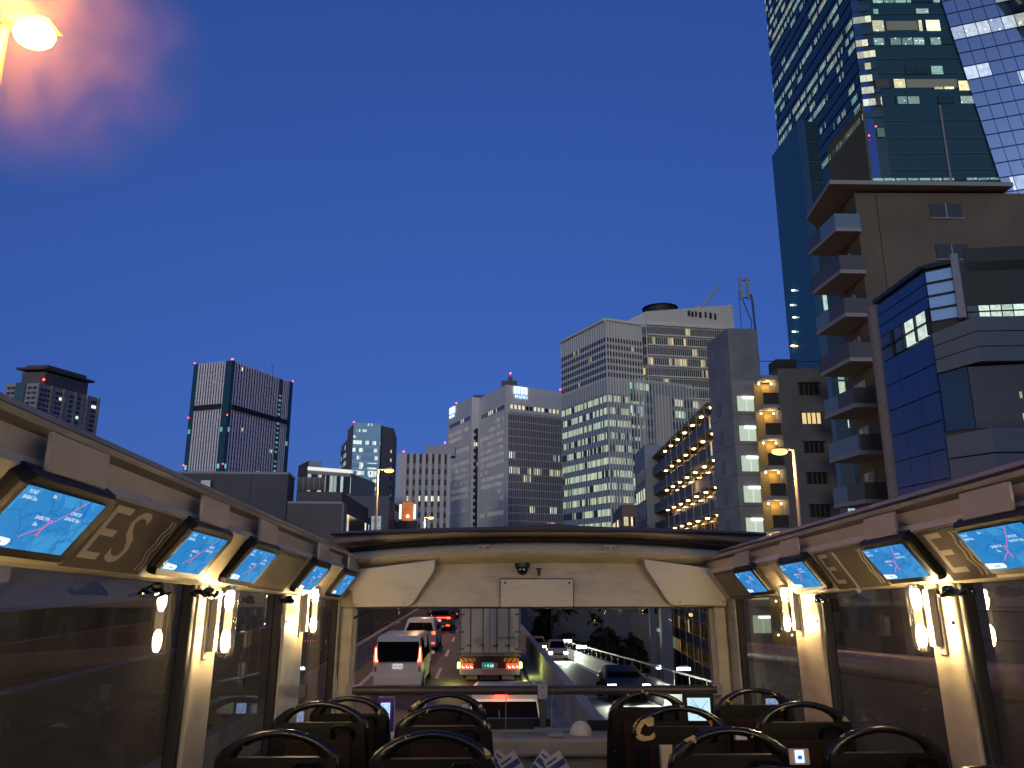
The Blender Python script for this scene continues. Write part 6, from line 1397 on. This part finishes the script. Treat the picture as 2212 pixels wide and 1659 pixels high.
for i, (x, yd, h) in enumerate(((710, 100, 15.5), (850, 104, 16.5), (985, 110, 15.5), (640, 118, 18), (790, 120, 18), (930, 122, 18))):
    q = at_y(*t6(x, 300), yd); tree(q.x, q.y, GZ, h, 5.5, ['dark tree beyond the ramp nearest the overpass', 'dark tree beyond the ramp in the middle of three', 'dark tree beyond the ramp beside the purple grey flats', 'taller dark tree behind the one nearest the overpass', 'taller dark tree behind the middle one of three', 'taller dark tree behind the one beside the purple grey flats'][i], 9000, 'broadleaf_tree', 10 + i)
q = at_y(*t6(760, 430), 88); o_ = tag(obj('ramp_screen', MB().loft([[(q.x - 3, q.y + 12, GZ), (q.x - 3, q.y + 12.3, GZ), (q.x - 3, q.y + 12.3, 1.2), (q.x - 3, q.y + 12, 1.2)], [(q.x + 5, q.y, GZ), (q.x + 5, q.y + .3, GZ), (q.x + 5, q.y + .3, -.6), (q.x + 5, q.y, -.6)], [(q.x + 9.5, q.y, GZ), (q.x + 9.5, q.y + .3, GZ), (q.x + 9.5, q.y + .3, -.8), (q.x + 9.5, q.y, -.8)]]), mat('screen_dusk', (.13, .14, .16), .7)), 'dark sound screen with a pale top edge behind the row of white lights', 'fence')
# steam lit by the near street lamp
def steam(loc, size, label, dens):
    m = bpy.data.materials.new('steam_volume'); m.use_nodes = True; n = m.node_tree.nodes; l = m.node_tree.links; n.remove(n['Principled BSDF']); g = G(m)
    v = n.new('ShaderNodeVolumePrincipled'); v.inputs['Color'].default_value = (1.0, .72, .52, 1); v.inputs['Anisotropy'].default_value = .2
    tc = n.new('ShaderNodeTexCoord'); nz = n.new('ShaderNodeTexNoise'); nz.inputs['Scale'].default_value = 1.5; nz.inputs['Detail'].default_value = 5; nz.inputs['Distortion'].default_value = .6; l.new(tc.outputs['Object'], nz.inputs['Vector'])
    ln = n.new('ShaderNodeVectorMath'); ln.operation = 'LENGTH'; sc_ = n.new('ShaderNodeVectorMath'); sc_.operation = 'DIVIDE'; sc_.inputs[1].default_value = size; l.new(tc.outputs['Object'], sc_.inputs[0]); l.new(sc_.outputs[0], ln.inputs[0])
    fall = g.m('MAXIMUM', g.m('SUBTRACT', 1.0, ln.outputs['Value']), 0.0)
    dn = g.m('MULTIPLY', g.m('MULTIPLY', g.m('MAXIMUM', g.m('SUBTRACT', nz.outputs[0], .38), 0.0), fall), dens)
    l.new(dn, v.inputs['Density']); l.new(v.outputs[0], n['Material Output'].inputs['Volume'])
    o = obj('steam_cloud', MB().ball((0, 0, 0), *size, n=16, m=10), m, None); o.matrix_world = Matrix.Translation(loc); tag(o, label, 'steam', kind='stuff'); return o
q = at_x(90, 105, -4.8)
steam((q.x, q.y, q.z), (1.75, 1.4, 1.5), 'thin steam drifting round the near orange street lamp', .95)
C.cycles.volume_step_rate = 2.0; C.cycles.volume_max_steps = 64

# unseen offices added behind the bus to keep the afterglow off the street
bh = thing('shading_office_row', 'unseen row of dark offices added behind the bus to shade the street', 'building', (0, -130, GZ))
obj('wall', MB().box(-160, 190, -25, 0, 0, 46), gcon, bh); 
for i in range(10): obj('window_band', MB().box(-150, 180, 0, .2, 3 + i * 4.2, 5 + i * 4.2), dg, bh)
